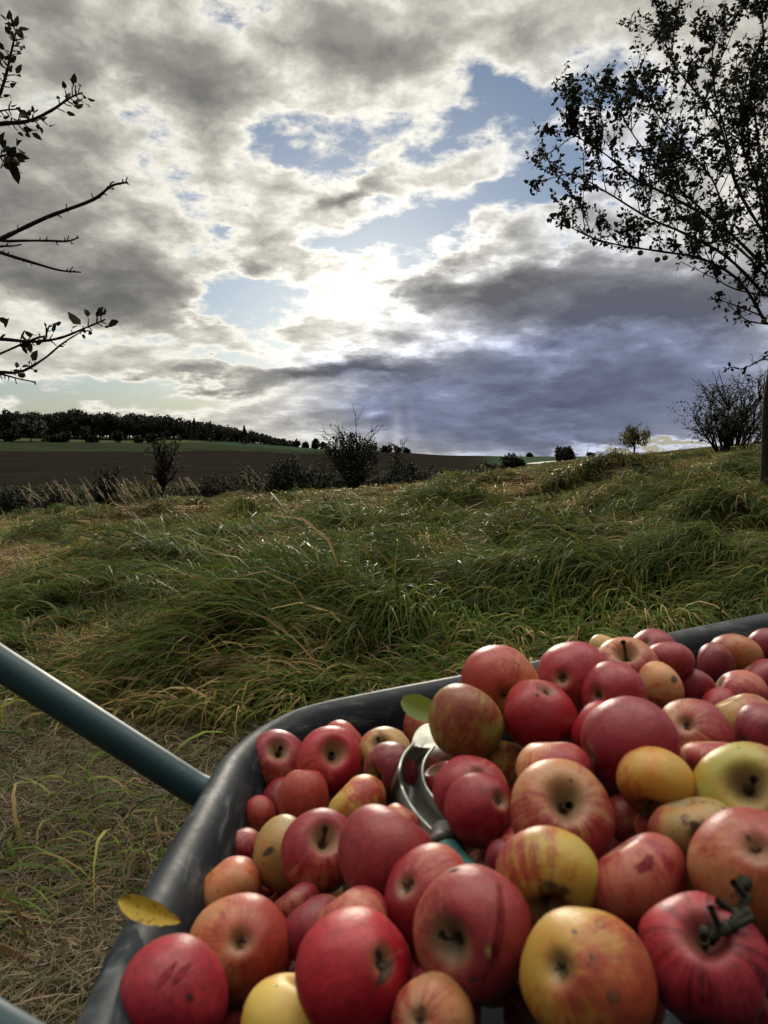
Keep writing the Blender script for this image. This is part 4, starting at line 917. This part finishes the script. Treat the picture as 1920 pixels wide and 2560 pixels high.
# ------------------------------------------------------------------ trees, bushes, wood
BARK = plain('bark', (.022, .018, .015), .9, .1, 0, .4, 14, .5)
BARK_FAR = plain('bark_far', (.018, .015, .012), .95, .05)
def rot_about(v, ax, a): return np.array(Quaternion(Vector(ax), a) @ Vector(v))
class Plant:
    """collects branch tubes and leaves; every leaf is a small folded, pointed blade"""
    def __init__(self, seed): self.rs = np.random.default_rng(seed); self.b = Geo(); self.lv = []; self.tr = Geo()
    def limb(self, pts, r0, r1, n=7, trunk=False):
        P = catmull(np.array(pts, float), 5); rad = np.linspace(r0, r1, len(P)) * (1 + .08 * self.rs.normal(size=len(P)))
        (self.tr if trunk else self.b).tube(P, rad, n); return P
    def leaf(self, p, d, size): self.lv.append((p, d, size))
    def shoot(self, p, d, L, r, level, up=.25, leafs=6, size=.05, wander=.22, kids=5, spread=.9, sides=5):
        rs = self.rs; n = max(3, int(5 + L * 2)); P = [np.array(p)]; d = np.array(d, float); d /= np.linalg.norm(d)
        for k in range(n):
            d = d + rs.normal(0, wander, 3) * .6 + np.array([0, 0, up * .22]); d /= np.linalg.norm(d); P.append(P[-1] + d * L / n)
        P = np.array(P); self.b.tube(P, np.linspace(r, r * .35, len(P)), sides if level else 3)
        if level > 0:
            for k in range(kids):
                t = rs.uniform(.18, .98); i = min(int(t * n), n - 1); q = P[i] + (P[i + 1] - P[i]) * (t * n - i)
                dd = P[i + 1] - P[i]; dd /= np.linalg.norm(dd); s = rs.normal(size=3); s -= dd * s.dot(dd); s /= np.linalg.norm(s) + 1e-9
                self.shoot(q, dd * .75 + s * spread + np.array([0, 0, up]), L * rs.uniform(.32, .62) * (1.1 - .4 * t), r * .5, level - 1, up, leafs, size, wander, max(2, kids - 1), spread, 4)
        if level <= 1:
            for k in range(rs.poisson(leafs)):
                t = rs.uniform(.1, 1.02); i = min(int(t * n), n - 1); q = P[i] + (P[min(i + 1, n)] - P[i]) * (t * n - i)
                s = rs.normal(size=3); s[2] *= .8; s[2] -= .25; self.leaf(q, s / np.linalg.norm(s), size * rs.lognormal(0, .28))
        return P
    def leaf_mesh(self, name, mat, fine=True):
        P = np.array([l[0] for l in self.lv]); D = np.array([l[1] for l in self.lv]); s = np.array([l[2] for l in self.lv])[:, None]; n = len(P); rs = self.rs
        S_ = np.cross(D, rs.normal(size=(n, 3))); S_ /= np.linalg.norm(S_, axis=1)[:, None] + 1e-9; U = np.cross(D, S_)
        w = s * rs.uniform(.24, .34, (n, 1)); f = s * rs.uniform(-.16, .16, (n, 1))
        if not fine:
            V = np.stack([P, P + D * s * .5 + S_ * w + U * f, P + D * s, P + D * s * .5 - S_ * w + U * f], 1).reshape(-1, 3)
            return qmesh(name, V, np.arange(4 * n).reshape(-1, 4), mat)
        c = rs.uniform(-.25, .25, (n, 1)) * s
        V = np.stack([P + D * s * .12, P + D * s * .38 + S_ * w * .95 + U * f, P + D * s * .74 + S_ * w * .75 + U * (f + c * .5), P + D * s * 1.05 + U * c, P + D * s * .74 - S_ * w * .75 + U * (f + c * .5), P + D * s * .38 - S_ * w * .95 + U * f, P + D * s * .42, P + D * s * .76 + U * c * .4], 1).reshape(-1, 3)
        o = np.arange(n)[:, None] * 8
        Q = np.concatenate([o + np.array([[0, 6, 1, 1]]), o + np.array([[1, 6, 7, 2]]), o + np.array([[2, 7, 3, 3]]), o + np.array([[0, 5, 6, 6]]), o + np.array([[5, 4, 7, 6]]), o + np.array([[4, 3, 7, 7]])])
        return qmesh(name, V, Q, mat)
    def make(self, name, base, leafmat, bark, fine=True, trunkname='trunk', branchname='branches', leafname='crown'):
        root = empty(name, base); M = Matrix.Translation(-root.location)
        if self.tr.n: me = self.tr.mesh(trunkname, [bark]); me.transform(M); link(trunkname, me, root)
        if self.b.n: me = self.b.mesh(branchname, [bark]); me.transform(M); link(branchname, me, root)
        if self.lv: me = self.leaf_mesh(leafname, leafmat, fine); me.transform(M); link(leafname, me, root)
        return root

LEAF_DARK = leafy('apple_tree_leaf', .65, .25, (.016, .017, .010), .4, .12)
LEAF_OLIVE = leafy('olive_leaf', .6, .25, (.034, .036, .015), .4)
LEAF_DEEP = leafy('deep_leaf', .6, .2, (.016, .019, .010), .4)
LEAF_GOLD = leafy('golden_leaf', .6, .35, (.105, .085, .022), .4)
LEAF_RUST = leafy('rust_leaf', .6, .25, (.034, .025, .015), .4)

def pxyz(px, py, y):
    r = pxray(px, py); t = y / r.y; return np.array([r.x * t, y, CAMZ + r.z * t])
def right_tree():
    pl = Plant(21); Y = 10.0; rs = pl.rs
    bx, by, bz = 5.215, 10.0, float(ground_z(np.array([5.215]), np.array([10.]))[0])
    pl.limb([(bx + .02, by, bz - .15), (bx - .01, by, bz + .3), (bx - .01, by, bz + 1.2), (bx + .03, by, bz + 2.2), (bx - .02, by, bz + 3.0), (bx + .04, by + .05, bz + 4.0), (bx + .12, by + .1, bz + 5.2), (bx + .2, by, bz + 6.6)], .135, .035, 14, True)
    limbs = [  # photo px outlines of the main limbs, each at its own depth
        ([(1655, 700), (1600, 610), (1520, 560), (1440, 545), (1340, 530), (1275, 512), (1232, 490)], [10, 9.9, 9.7, 9.5, 9.3, 9.2, 9.1], .050),
        ([(1655, 640), (1570, 555), (1480, 505), (1400, 470), (1310, 415), (1240, 378), (1190, 385)], [10, 10.1, 10.2, 10.3, 10.3, 10.2, 10.2], .055),
        ([(1655, 580), (1560, 490), (1450, 425), (1375, 388), (1310, 335), (1255, 300), (1230, 288)], [10, 9.9, 9.8, 9.7, 9.6, 9.5, 9.5], .050),
        ([(1660, 520), (1590, 400), (1555, 270), (1500, 195), (1450, 130), (1432, 60), (1420, -20)], [10, 10.1, 10.3, 10.5, 10.6, 10.7, 10.7], .050),
        ([(1560, 490), (1480, 420), (1405, 340), (1355, 270), (1330, 205)], [9.9, 9.9, 10, 10.1, 10.1], .030),
        ([(1572, 502), (1545, 400), (1492, 330), (1440, 270), (1395, 215)], [9.92, 9.8, 9.6, 9.4, 9.3], .030),
        ([(1590, 400), (1570, 300), (1545, 200), (1540, 110), (1575, 50)], [10.1, 9.8, 9.5, 9.3, 9.2], .032),
        ([(1660, 480), (1640, 330), (1630, 200), (1650, 90), (1640, 10)], [10, 10.2, 10.3, 10.4, 10.4], .045),
        ([(1657, 560), (1640, 420), (1610, 340), (1600, 250), (1610, 180)], [10, 9.6, 9.2, 8.9, 8.8], .040),
        ([(1657, 600), (1600, 540), (1540, 500), (1490, 440), (1450, 380), (1440, 330)], [10, 10.5, 10.9, 11.2, 11.4, 11.5], .045),
        ([(1658, 640), (1700, 560), (1780, 480), (1850, 420), (1900, 330)], [10, 10, 10, 10, 10], .055),
        ([(1658, 560), (1690, 460), (1740, 340), (1760, 200), (1790, 80)], [10, 9.9, 9.8, 9.8, 9.7], .050),
        ([(1658, 700), (1720, 640), (1820, 590), (1900, 560)], [10, 10.3, 10.6, 10.8], .045),
        ([(1660, 520), (1660, 400), (1690, 280), (1680, 150)], [10, 10.8, 11.4, 11.8], .045),
    ]
    for pts, dep, r in limbs:
        P = pl.limb([pxyz(a, b, c) for (a, b), c in zip(pts, dep)], r * .42, .0055, 8)
        L = np.linalg.norm(np.diff(P, axis=0), axis=1).sum(); m = len(P)
        for k in range(int(L * 10.0)):
            i = int(rs.uniform(.06, .99) ** .9 * (m - 1)); dd = P[min(i + 1, m - 1)] - P[max(i - 1, 0)]; dd /= np.linalg.norm(dd) + 1e-9
            s = rs.normal(size=3); s[2] = abs(s[2]) * 1.0 - .15; s -= dd * s.dot(dd); s /= np.linalg.norm(s)
            pl.shoot(P[i], dd * .55 + s * .9 + (0, 0, .35), rs.uniform(.25, .75), .0075, 1, .35, 9, .054, .24, 5, .8)
        pl.shoot(P[-1], P[-1] - P[-3], .3, .008, 1, .1, 9, .07, .2, 3)
    for pts, dep in [([(1658, 688), (1600, 664), (1560, 650), (1528, 645)], 9.9), ([(1660, 640), (1590, 625), (1540, 600), (1470, 565)], 9.8), ([(1662, 765), (1630, 785), (1600, 797), (1578, 792)], 9.9), ([(1655, 700), (1610, 690), (1570, 655)], 10.2)]:
        P = pl.limb([pxyz(a, b, dep) for a, b in pts], .012, .004, 5)
        for k in range(7): pl.shoot(P[rs.integers(3, len(P))], rs.normal(size=3) + (-.6, 0, 0), .22, .005, 0, .1, 6, .06)
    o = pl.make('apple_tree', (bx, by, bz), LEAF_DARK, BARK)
    props(o, 'tall dark apple tree with sparse leaves at the right edge of the picture', 'tree')
    rm = plain('hanging_apple', (.10, .06, .03), .5, .3)
    spots = [(1437, 552, 9.5), (1497, 550, 9.7), (1558, 560, 9.8), (1420, 556, 9.5), (1650, 688, 9.9), (1606, 615, 9.9), (1383, 541, 9.4)]
    for k, (a, b, dep) in enumerate(spots):
        c = pxyz(a, b, dep); m = apple_mesh(500 + k, rm); h = link('apple', m); h.location = c - np.array([0, 0, .03]); h.scale = (.036,) * 3
        st = Geo(); st.tube([(0, 0, .3), (.1, 0, 1.0), (.05, .1, 1.9)], [.06, .06, .07], 6); link('stem', st.mesh('stem', [BARK]), h)
        props(h, 'small dark apple hanging beneath the lowest limbs of the tall apple tree', 'apple', 'apples hanging in the tall apple tree')
    # dead grass and root tangle at the foot
right_tree()

def left_tree():
    pl = Plant(33); rs = pl.rs
    tx, ty = -3.75, 4.6; tz = float(ground_z(np.array([tx]), np.array([ty]))[0])
    T = pl.limb([(tx, ty, tz - .1), (tx + .05, ty, tz + .8), (tx - .03, ty, tz + 1.7), (tx + .05, ty - .05, tz + 2.6), (tx, ty, tz + 3.6), (tx + .1, ty, tz + 4.6)], .13, .03, 14, True)
    def branch(pts, dep, h0, r, tip=.0035):
        P0 = np.array([tx + .02, ty, tz + h0]); q = [pxyz(a, b, dep) for a, b in pts]; mid = P0 * .5 + q[0] * .5 + np.array([0, 0, .08])
        return pl.limb([P0, mid] + q, r, tip, 7)
    def spurs(P, t0, n, L=.05, leaves=0, size=.06):
        m = len(P)
        for k in range(n):
            t = rs.uniform(t0, 1.0); i = min(int(t * (m - 1)), m - 2); dd = P[i + 1] - P[i]; dd /= np.linalg.norm(dd)
            s = rs.normal(size=3); s[1] *= .5; s -= dd * s.dot(dd); s /= np.linalg.norm(s)
            e = P[i] + (dd * .5 + s) * L * rs.uniform(.4, 1.1); pl.b.tube([P[i], (P[i] + e) / 2 + rs.normal(0, .003, 3), e], [.0035, .003, .0026], 5)
            for _ in range(leaves if rs.random() < .75 else 1 if leaves else 0):
                v = dd * .4 + s * .7 + rs.normal(0, .5, 3) + (0, 0, .2); pl.leaf(e, v / np.linalg.norm(v), size * rs.lognormal(0, .25))
    P = branch([(-60, 300), (-10, 225), (12, 165), (25, 110), (36, 62)], 4.0, 2.7, .016); spurs(P, .55, 26, .045, 2, .042); 
    for _ in range(7): v = rs.normal(size=3) + (0, 0, .4); pl.leaf(P[-1], v / np.linalg.norm(v), .06)
    P = branch([(-80, 285), (0, 268), (60, 262), (112, 238), (150, 212), (178, 200)], 4.0, 2.5, .018); spurs(P, .5, 34, .05, 1, .046)
    P = branch([(-60, 262), (0, 240), (38, 236)], 4.05, 2.55, .010); spurs(P, .6, 8, .04, 1, .05)
    P = branch([(-90, 420), (-20, 350), (8, 336), (30, 332)], 4.0, 2.2, .014); spurs(P, .7, 9, .05, 3, .07)
    P = branch([(-70, 545), (0, 517), (100, 470), (200, 432), (240, 402), (276, 394)], 4.0, 1.75, .020, .0045); spurs(P, .4, 22, .030)
    pl.b.tube([pxyz(236, 405, 4.0), pxyz(240, 395, 4.0), pxyz(247, 392, 4.0)], [.005, .004, .003], 5)
    P = branch([(-60, 530), (20, 521), (100, 520), (145, 521), (170, 513)], 4.05, 1.7, .012); spurs(P, .5, 9, .025)
    P = branch([(-60, 535), (0, 532), (30, 531), (46, 528)], 4.1, 1.72, .009); spurs(P, .6, 5, .025)
    P = branch([(-60, 520), (0, 545), (80, 570), (130, 584), (175, 588)], 4.0, 1.65, .014); spurs(P, .5, 11, .028)
    P = branch([(-70, 742), (0, 733), (70, 738), (130, 730), (190, 706), (228, 690)], 4.0, 1.15, .014); spurs(P, .5, 20, .04, 1, .05)
    for q in [(20, 700), (15, 720), (75, 722), (60, 735), (40, 750), (10, 712), (45, 718)]: v = rs.normal(size=3) * (1, .4, 1); pl.leaf(pxyz(*q, 4.0), v / np.linalg.norm(v), .065)
    P = branch([(-60, 806), (0, 804), (45, 803), (95, 775), (135, 742), (180, 714)], 4.05, 1.05, .013); spurs(P, .5, 12, .03, 1, .04)
    P = branch([(-60, 800), (0, 808), (40, 818), (76, 825)], 4.1, 1.0, .008); spurs(P, .6, 8, .03)
    P = branch([(60, 738), (95, 735), (102, 715), (108, 702)], 4.0, 1.15, .009); spurs(P, .8, 4, .03, 1, .03)
    # the crown continues outside the picture
    for k in range(26):
        i = rs.integers(6, len(T)); a = rs.uniform(1.6, 5.4); pl.shoot(T[i], (math.cos(a), math.sin(a), .5), rs.uniform(.8, 1.6), .018, 2, .25, 5, .06, .2, 4)
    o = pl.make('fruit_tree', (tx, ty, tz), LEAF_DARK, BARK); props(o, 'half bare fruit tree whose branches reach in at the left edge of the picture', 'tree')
    rm = plain('dark_apple', (.07, .045, .025), .5, .3)
    for k, (a, b, s, lab) in enumerate([(24, 346, .036, 'dark apple hanging in a leaf tuft at the left edge of the sky'), (47, 806, .018, 'tiny shrivelled fruit at a fork of the lowest left branch')]):
        h = link('apple', apple_mesh(520 + k, rm)); h.location = pxyz(a, b + 4, 4.0); h.scale = (s,) * 3; props(h, lab, 'apple')
        st = Geo(); st.tube([(0, 0, .3), (.05, 0, .8), (0, .1, 1.3)], [.06, .06, .07], 6); link('stem', st.mesh('stem', [BARK]), h)
left_tree()

def bush(name, px, py, y, wpx, hpx, seed, mat, label, cat='bush', group=None, trunk=0., stems=14, dens=1.0, size=None, up=.35, kids=5, leafs=5, level=2, spray=1.0, bark=None, clump=1500, bare=0):
    """shrub or small tree: base seen at pixel (px, py), distance y, width and height given in photo px"""
    pl = Plant(seed); rs = pl.rs; r = pxray(px, py); bx = r.x / r.y * y; bz = float(ground_z(np.array([bx]), np.array([y]))[0]) - .05
    zb = CAMZ + r.z / r.y * y; W = wpx / 1597 * y; H = hpx / 1597 * y * (1.42 if y < 60 else 1.0) + max(0, zb - bz); size = size or max(.05, y * .0016)
    base = np.array([bx, y, bz])
    th = trunk * H
    if trunk: pl.limb([base, base + (rs.normal(0, .03) * H, 0, th * .5), base + (rs.normal(0, .04) * H, 0, th)], H * .028, H * .020, 7, True); st0 = base + (0, 0, th)
    else: st0 = base
    for k in range(stems):
        a = rs.uniform(0, 6.283); e = rs.uniform(.15, 1.0); hx = W * .5 * e * math.cos(a); hy = W * .5 * e * math.sin(a); top = (H - th) * (1 - .45 * e * e) * (rs.uniform(.62, 1.0) if rs.random() < .65 else rs.uniform(.25, .6))
        st = st0 + (hx * (.10 if trunk else .35), hy * (.10 if trunk else .35), 0 if trunk else 0); d = np.array([hx * .8, hy * .8, top]); L = np.linalg.norm(d)
        pl.shoot(st, d, L * .80, H * .011 + .004, level, up, leafs * dens, size, .16, kids, spray)
    for k in range(bare): a = rs.uniform(0, 6.283); pl.shoot(st0 + (0, 0, (H - th) * .45), (math.cos(a) * .8, math.sin(a) * .4, rs.uniform(.4, 1.2)), H * rs.uniform(.28, .52), H * .007, 1, .1, 1, size, .12, 4, .7)
    # leaf masses: uneven clumps through the whole crown, thinning outwards
    nc = max(5, int(stems * .7)); ca = rs.uniform(0, 6.283, nc); ce = np.sqrt(rs.random(nc)) * .78
    cc = np.c_[bx + W * .5 * ce * np.cos(ca), y + W * .5 * ce * np.sin(ca), bz + th + (H - th) * (.12 + rs.uniform(.05, .62, nc) * (1 - .5 * ce ** 2))]
    cr = rs.uniform(.10, .20, nc) * min(W, H * 1.3); nl = int(clump * dens); i_ = rs.integers(0, nc, nl); v = rs.normal(size=(nl, 3)); v *= (rs.random(nl) ** .45 / np.linalg.norm(v, axis=1))[:, None]
    for q, dd in zip(cc[i_] + v * cr[i_][:, None] * (1, 1, .85), rs.normal(size=(nl, 3))):
        if q[2] > bz: pl.leaf(q, dd / np.linalg.norm(dd), size * 1.25 * rs.lognormal(0, .3))
    o = pl.make(name, tuple(base), mat, bark or BARK_FAR, False, leafname='foliage' if not trunk else 'crown', branchname='stems' if not trunk else 'branches')
    props(o, label, cat, group); return o

def mid_plants():
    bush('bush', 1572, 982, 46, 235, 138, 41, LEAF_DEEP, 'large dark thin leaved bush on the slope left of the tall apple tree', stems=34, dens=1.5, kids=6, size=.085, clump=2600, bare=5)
    bush('sapling', 1604, 1004, 40, 60, 90, 42, LEAF_OLIVE, 'thin sapling standing in front of the large dark bush on the slope', 'tree', trunk=.55, stems=6, dens=.6, level=1, clump=120)
    bush('apple_tree', 1368, 1000, 62, 98, 88, 43, LEAF_GOLD, 'small yellowing apple tree alone on the ridge right of the round tree', 'tree', trunk=.34, stems=13, dens=1.1, size=.12, clump=1100)
    bush('bush', 1325, 1002, 61, 56, 20, 44, LEAF_GOLD, 'low yellowish bush at the foot of the small ridge tree', stems=10, size=.1)
    bush('bush', 1422, 1000, 70, 60, 20, 45, LEAF_DEEP, 'flat low bush between the small ridge tree and the large dark bush', stems=9, size=.1)
    bush('bush', 1107, 1012, 88, 58, 46, 46, LEAF_DEEP, 'dense dark rounded bush left of the round tree, beside a rust brown one', stems=26, dens=2.0, size=.22)
    bush('bush', 1052, 1012, 80, 50, 36, 47, LEAF_RUST, 'rust brown bush left of the dense dark rounded one', stems=14, dens=1.2, size=.16)
    bush('round_tree', 1221, 1003, 150, 40, 46, 48, LEAF_DEEP, 'round dark tree standing by the farm track in the distance', 'tree', stems=34, dens=2.4, size=.4, kids=6)
    bush('hawthorn', 765, 1062, 44, 178, 112, 49, LEAF_DEEP, 'big dark bush with bare twigs sticking out of its top, centre of the hedge', trunk=.16, stems=34, dens=1.4, size=.10, kids=5, clump=3000, bare=9)
    tw = Plant(77)
    bush('bush', 866, 1050, 47, 100, 84, 50, LEAF_DEEP, 'dark bush right behind the big bush with bare twigs', stems=20, dens=1.5, size=.10)
    bush('bush', 925, 1050, 48, 80, 40, 51, LEAF_RUST, 'low brownish bush at the right end of the hedge', stems=14, dens=1.1, size=.10)
    bush('bush', 622, 1064, 42, 96, 72, 52, LEAF_DEEP, 'dense dark bush left of the big bush with bare twigs', stems=22, dens=1.7, size=.10)
    bush('bush', 690, 1068, 43, 60, 46, 53, LEAF_OLIVE, 'small olive bush between two dark bushes of the hedge', stems=14, dens=1.1, size=.09)
    bush('bush', 540, 1070, 42, 110, 60, 54, LEAF_OLIVE, 'loose olive green bush in the middle of the hedge', stems=18, dens=1.1, size=.09)
    bush('bush', 465, 1076, 42, 100, 54, 55, LEAF_RUST, 'brownish bush right of the half bare tree in the hedge', stems=16, dens=1.0, size=.09)
    bush('half_bare_tree', 352, 1082, 40, 104, 120, 56, LEAF_OLIVE, 'half bare hedge tree with yellowing leaves and an upright bare top', 'tree', trunk=.30, stems=16, dens=.6, size=.09, clump=700)
    bush('bush', 325, 1082, 41, 100, 56, 57, LEAF_GOLD, 'yellowish bush around the foot of the half bare tree', stems=14, dens=.5, size=.09)
    bush('bush', 236, 1094, 40, 74, 76, 58, LEAF_DEEP, 'dark pointed bush behind the reed plumes', stems=20, dens=1.8, size=.09, up=.8)
    bush('bush', 285, 1090, 43, 70, 40, 59, LEAF_RUST, 'low rust coloured bush just right of the dark pointed bush', stems=12, dens=.9, size=.09)
    bush('bush', 170, 1100, 41, 90, 40, 60, LEAF_OLIVE, 'low olive bush left of the dark pointed bush', stems=14, dens=.9, size=.09)
    bush('bush', 118, 1104, 41, 70, 46, 61, LEAF_DEEP, 'dark low bush second from the left end of the hedge', stems=16, dens=1.4, size=.09)
    bush('bush', 32, 1108, 40, 80, 52, 62, LEAF_DEEP, 'dark bush at the left end of the hedge', stems=18, dens=1.5, size=.09)
    bush('bush', 75, 1106, 42, 60, 30, 63, LEAF_RUST, 'small brownish bush between the two leftmost dark bushes', stems=12, dens=.9, size=.09)
    rsH = random.Random(6)
    for k in range(22):                                   # low growth that closes the hedge
        px = 4 + k * 44 + rsH.uniform(-10, 10); py = 1112 - px * .060 + rsH.uniform(-3, 3)
        bush('shrub', px, py, 44 + rsH.uniform(-2, 5), rsH.uniform(80, 120), rsH.uniform(42, 70), 200 + k, (LEAF_DEEP, LEAF_RUST, LEAF_OLIVE, LEAF_DEEP)[k % 4], 'low dark shrub filling the hedge between the taller bushes', 'bush', 'low shrubs filling the hedge', stems=12, dens=1.0, size=.10, kids=4, clump=1300)
    # field trees on the far slope
    F = [(66, 958, 425, 74, 56, LEAF_DEEP, 'field_tree', 'broad tall tree standing alone before the wood at left', 'tree', .25, 24), (22, 962, 425, 40, 26, LEAF_DEEP, 'field_bush', 'pointed bush at the left picture edge below the wood', 'bush', 0, 16),
         (122, 958, 428, 66, 15, LEAF_DEEP, 'field_hedge', 'long low hedge on the field line right of the broad tree', 'hedge', 0, 30), (186, 957, 430, 22, 34, LEAF_RUST, 'field_tree', 'small bare looking tree on the field line before the wood', 'tree', .3, 10),
         (199, 957, 430, 21, 19, LEAF_DEEP, 'field_bush', 'round bush directly right of the small bare looking field tree', 'bush', 0, 18), (255, 956, 432, 22, 26, LEAF_DEEP, 'field_tree', 'egg shaped little tree on the field line before the wood', 'tree', .15, 20),
         (299, 956, 434, 16, 14, LEAF_OLIVE, 'field_bush', 'smallest round bush on the field line before the wood', 'bush', 0, 14), (327, 956, 434, 24, 20, LEAF_DEEP, 'field_bush', 'dark bush at the right end of the field line', 'bush', 0, 18)]
    for i, (px, py, y, w, h, m, nm, lab, cat, tr, st) in enumerate(F): bush(nm, px, py, y, w, h, 80 + i, m, lab, cat, 'trees and bushes on the far field line', trunk=tr, stems=st, dens=3.0, size=1.15, kids=4, clump=260)
    R = [(640, 966, 18, 16, 'low broad'), (660, 967, 13, 14, 'low rounded'), (682, 968, 16, 24, 'tallest dark'), (700, 970, 12, 16, 'narrow'), (800, 974, 26, 20, 'broad'), (835, 976, 22, 16, 'spreading'), (858, 978, 14, 14, 'small'), (878, 979, 10, 8, 'very small')]
    for i, (px, py, w, h, t) in enumerate(R): bush('skyline_tree', px, py, 545, w, h, 100 + i, LEAF_DEEP, t + (' tree on the skyline left of the big twiggy bush' if px < 720 else ' tree on the skyline right of the big twiggy bush'), 'tree', 'trees along the skyline', stems=12, dens=3., size=1.3, kids=3, clump=120)
    bush('far_tree', 1275, 989, 560, 16, 10, 120, LEAF_DEEP, 'tiny flat topped tree on the skyline beside the round tree', 'tree', trunk=.4, stems=10, dens=2.5, size=1.2, clump=90, kids=3)
    bush('far_bush', 1146, 989, 540, 14, 8, 121, LEAF_DEEP, 'tiny bush on the skyline right of the dense rounded bush', stems=10, dens=2.5, size=1.2, clump=90, kids=3)
mid_plants()

def bare_twigs():
    pass

def wood():
    rs = np.random.default_rng(8); P_, D_, S_ = [], [], []; ge = Geo()
    def crown(bx, y, H, W, conifer):
        z0 = float(ground_z(np.array([bx]), np.array([y]))[0]) - .5
        ge.tube([(bx, y, z0), (bx, y, z0 + H * .8)], [H * .02, H * .008], 4)
        n = int(760 if y < 520 else 340)
        if conifer:
            t = rs.random(n) ** .7; rad = W * .5 * (1 - t) * rs.uniform(.5, 1.05, n); a = rs.uniform(0, 6.28, n)
            p = np.c_[bx + rad * np.cos(a), y + rad * np.sin(a), z0 + H * (.06 + .94 * t)]
        else:
            k = 9; c = np.c_[rs.normal(0, W * .20, k), rs.normal(0, W * .20, k), rs.uniform(.25, .86, k) * H]; cr = rs.uniform(.16, .27, k) * W
            i = rs.integers(0, k, n); v = rs.normal(size=(n, 3)); v /= np.linalg.norm(v, axis=1)[:, None]
            p = c[i] + v * (cr[i] * rs.uniform(.55, 1.1, n))[:, None] + np.array([bx, y, z0])
        P_.append(p); d = rs.normal(size=(n, 3)); D_.append(d / np.linalg.norm(d, axis=1)[:, None]); S_.append(np.full(n, 1.15 if not conifer else .95) * rs.lognormal(0, .3, n))
    # the wood's far edge runs along the crest, dropping towards the right
    for k in range(270):
        px = -130 + 760 * k / 270 + rs.normal(0, 3); row = k % 3
        y = 478 + row * 14 + 70 * max(0, (px - 300) / 330) + rs.normal(0, 3)
        top = np.interp(px, [-150, 0, 150, 250, 350, 430, 480, 540, 600, 640], [878, 884, 886, 888, 896, 908, 917, 930, 946, 955])
        r = pxray(px, 950); bx = r.x / r.y * y; gz = float(ground_z(np.array([bx]), np.array([y]))[0])
        H = (CAMZ + upx(top) * y - gz) * rs.uniform(.74, 1.04)
        if H < 3: H = rs.uniform(4, 7)
        crown(bx, y, H, rs.uniform(8, 13) * (.75 if px > 520 else 1), rs.random() < (.05 if px < 400 else .22))
    for px, tp in [(165, 880), (205, 882), (345, 892), (420, 902), (528, 918), (455, 908), (20, 880), (85, 884)]:
        y = 482; r = pxray(px, 950); bx = r.x / r.y * y; gz = float(ground_z(np.array([bx]), np.array([y]))[0]); crown(bx, y, CAMZ + upx(tp) * y - gz, 12 if px < 400 else 7, px in (420, 528, 455))
    P = np.concatenate(P_); D = np.concatenate(D_); s = np.concatenate(S_)[:, None]; n = len(P)
    A_ = np.cross(D, rs.normal(size=(n, 3))); A_ /= np.linalg.norm(A_, axis=1)[:, None]
    V = np.stack([P - D * s * .5, P + A_ * s * .36, P + D * s * .5, P - A_ * s * .36], 1).reshape(-1, 3)
    tm = leafy('wood_leaf', .7, .15, (.026, .030, .020), .4, .1)
    root = link('wood', qmesh('wood', V, np.arange(4 * n).reshape(-1, 4), tm)); props(root, 'dark mixed wood along the crest of the far hill at left', 'wood', kind='stuff')
    link('trunks', ge.mesh('trunks', [BARK_FAR]), root)
wood()
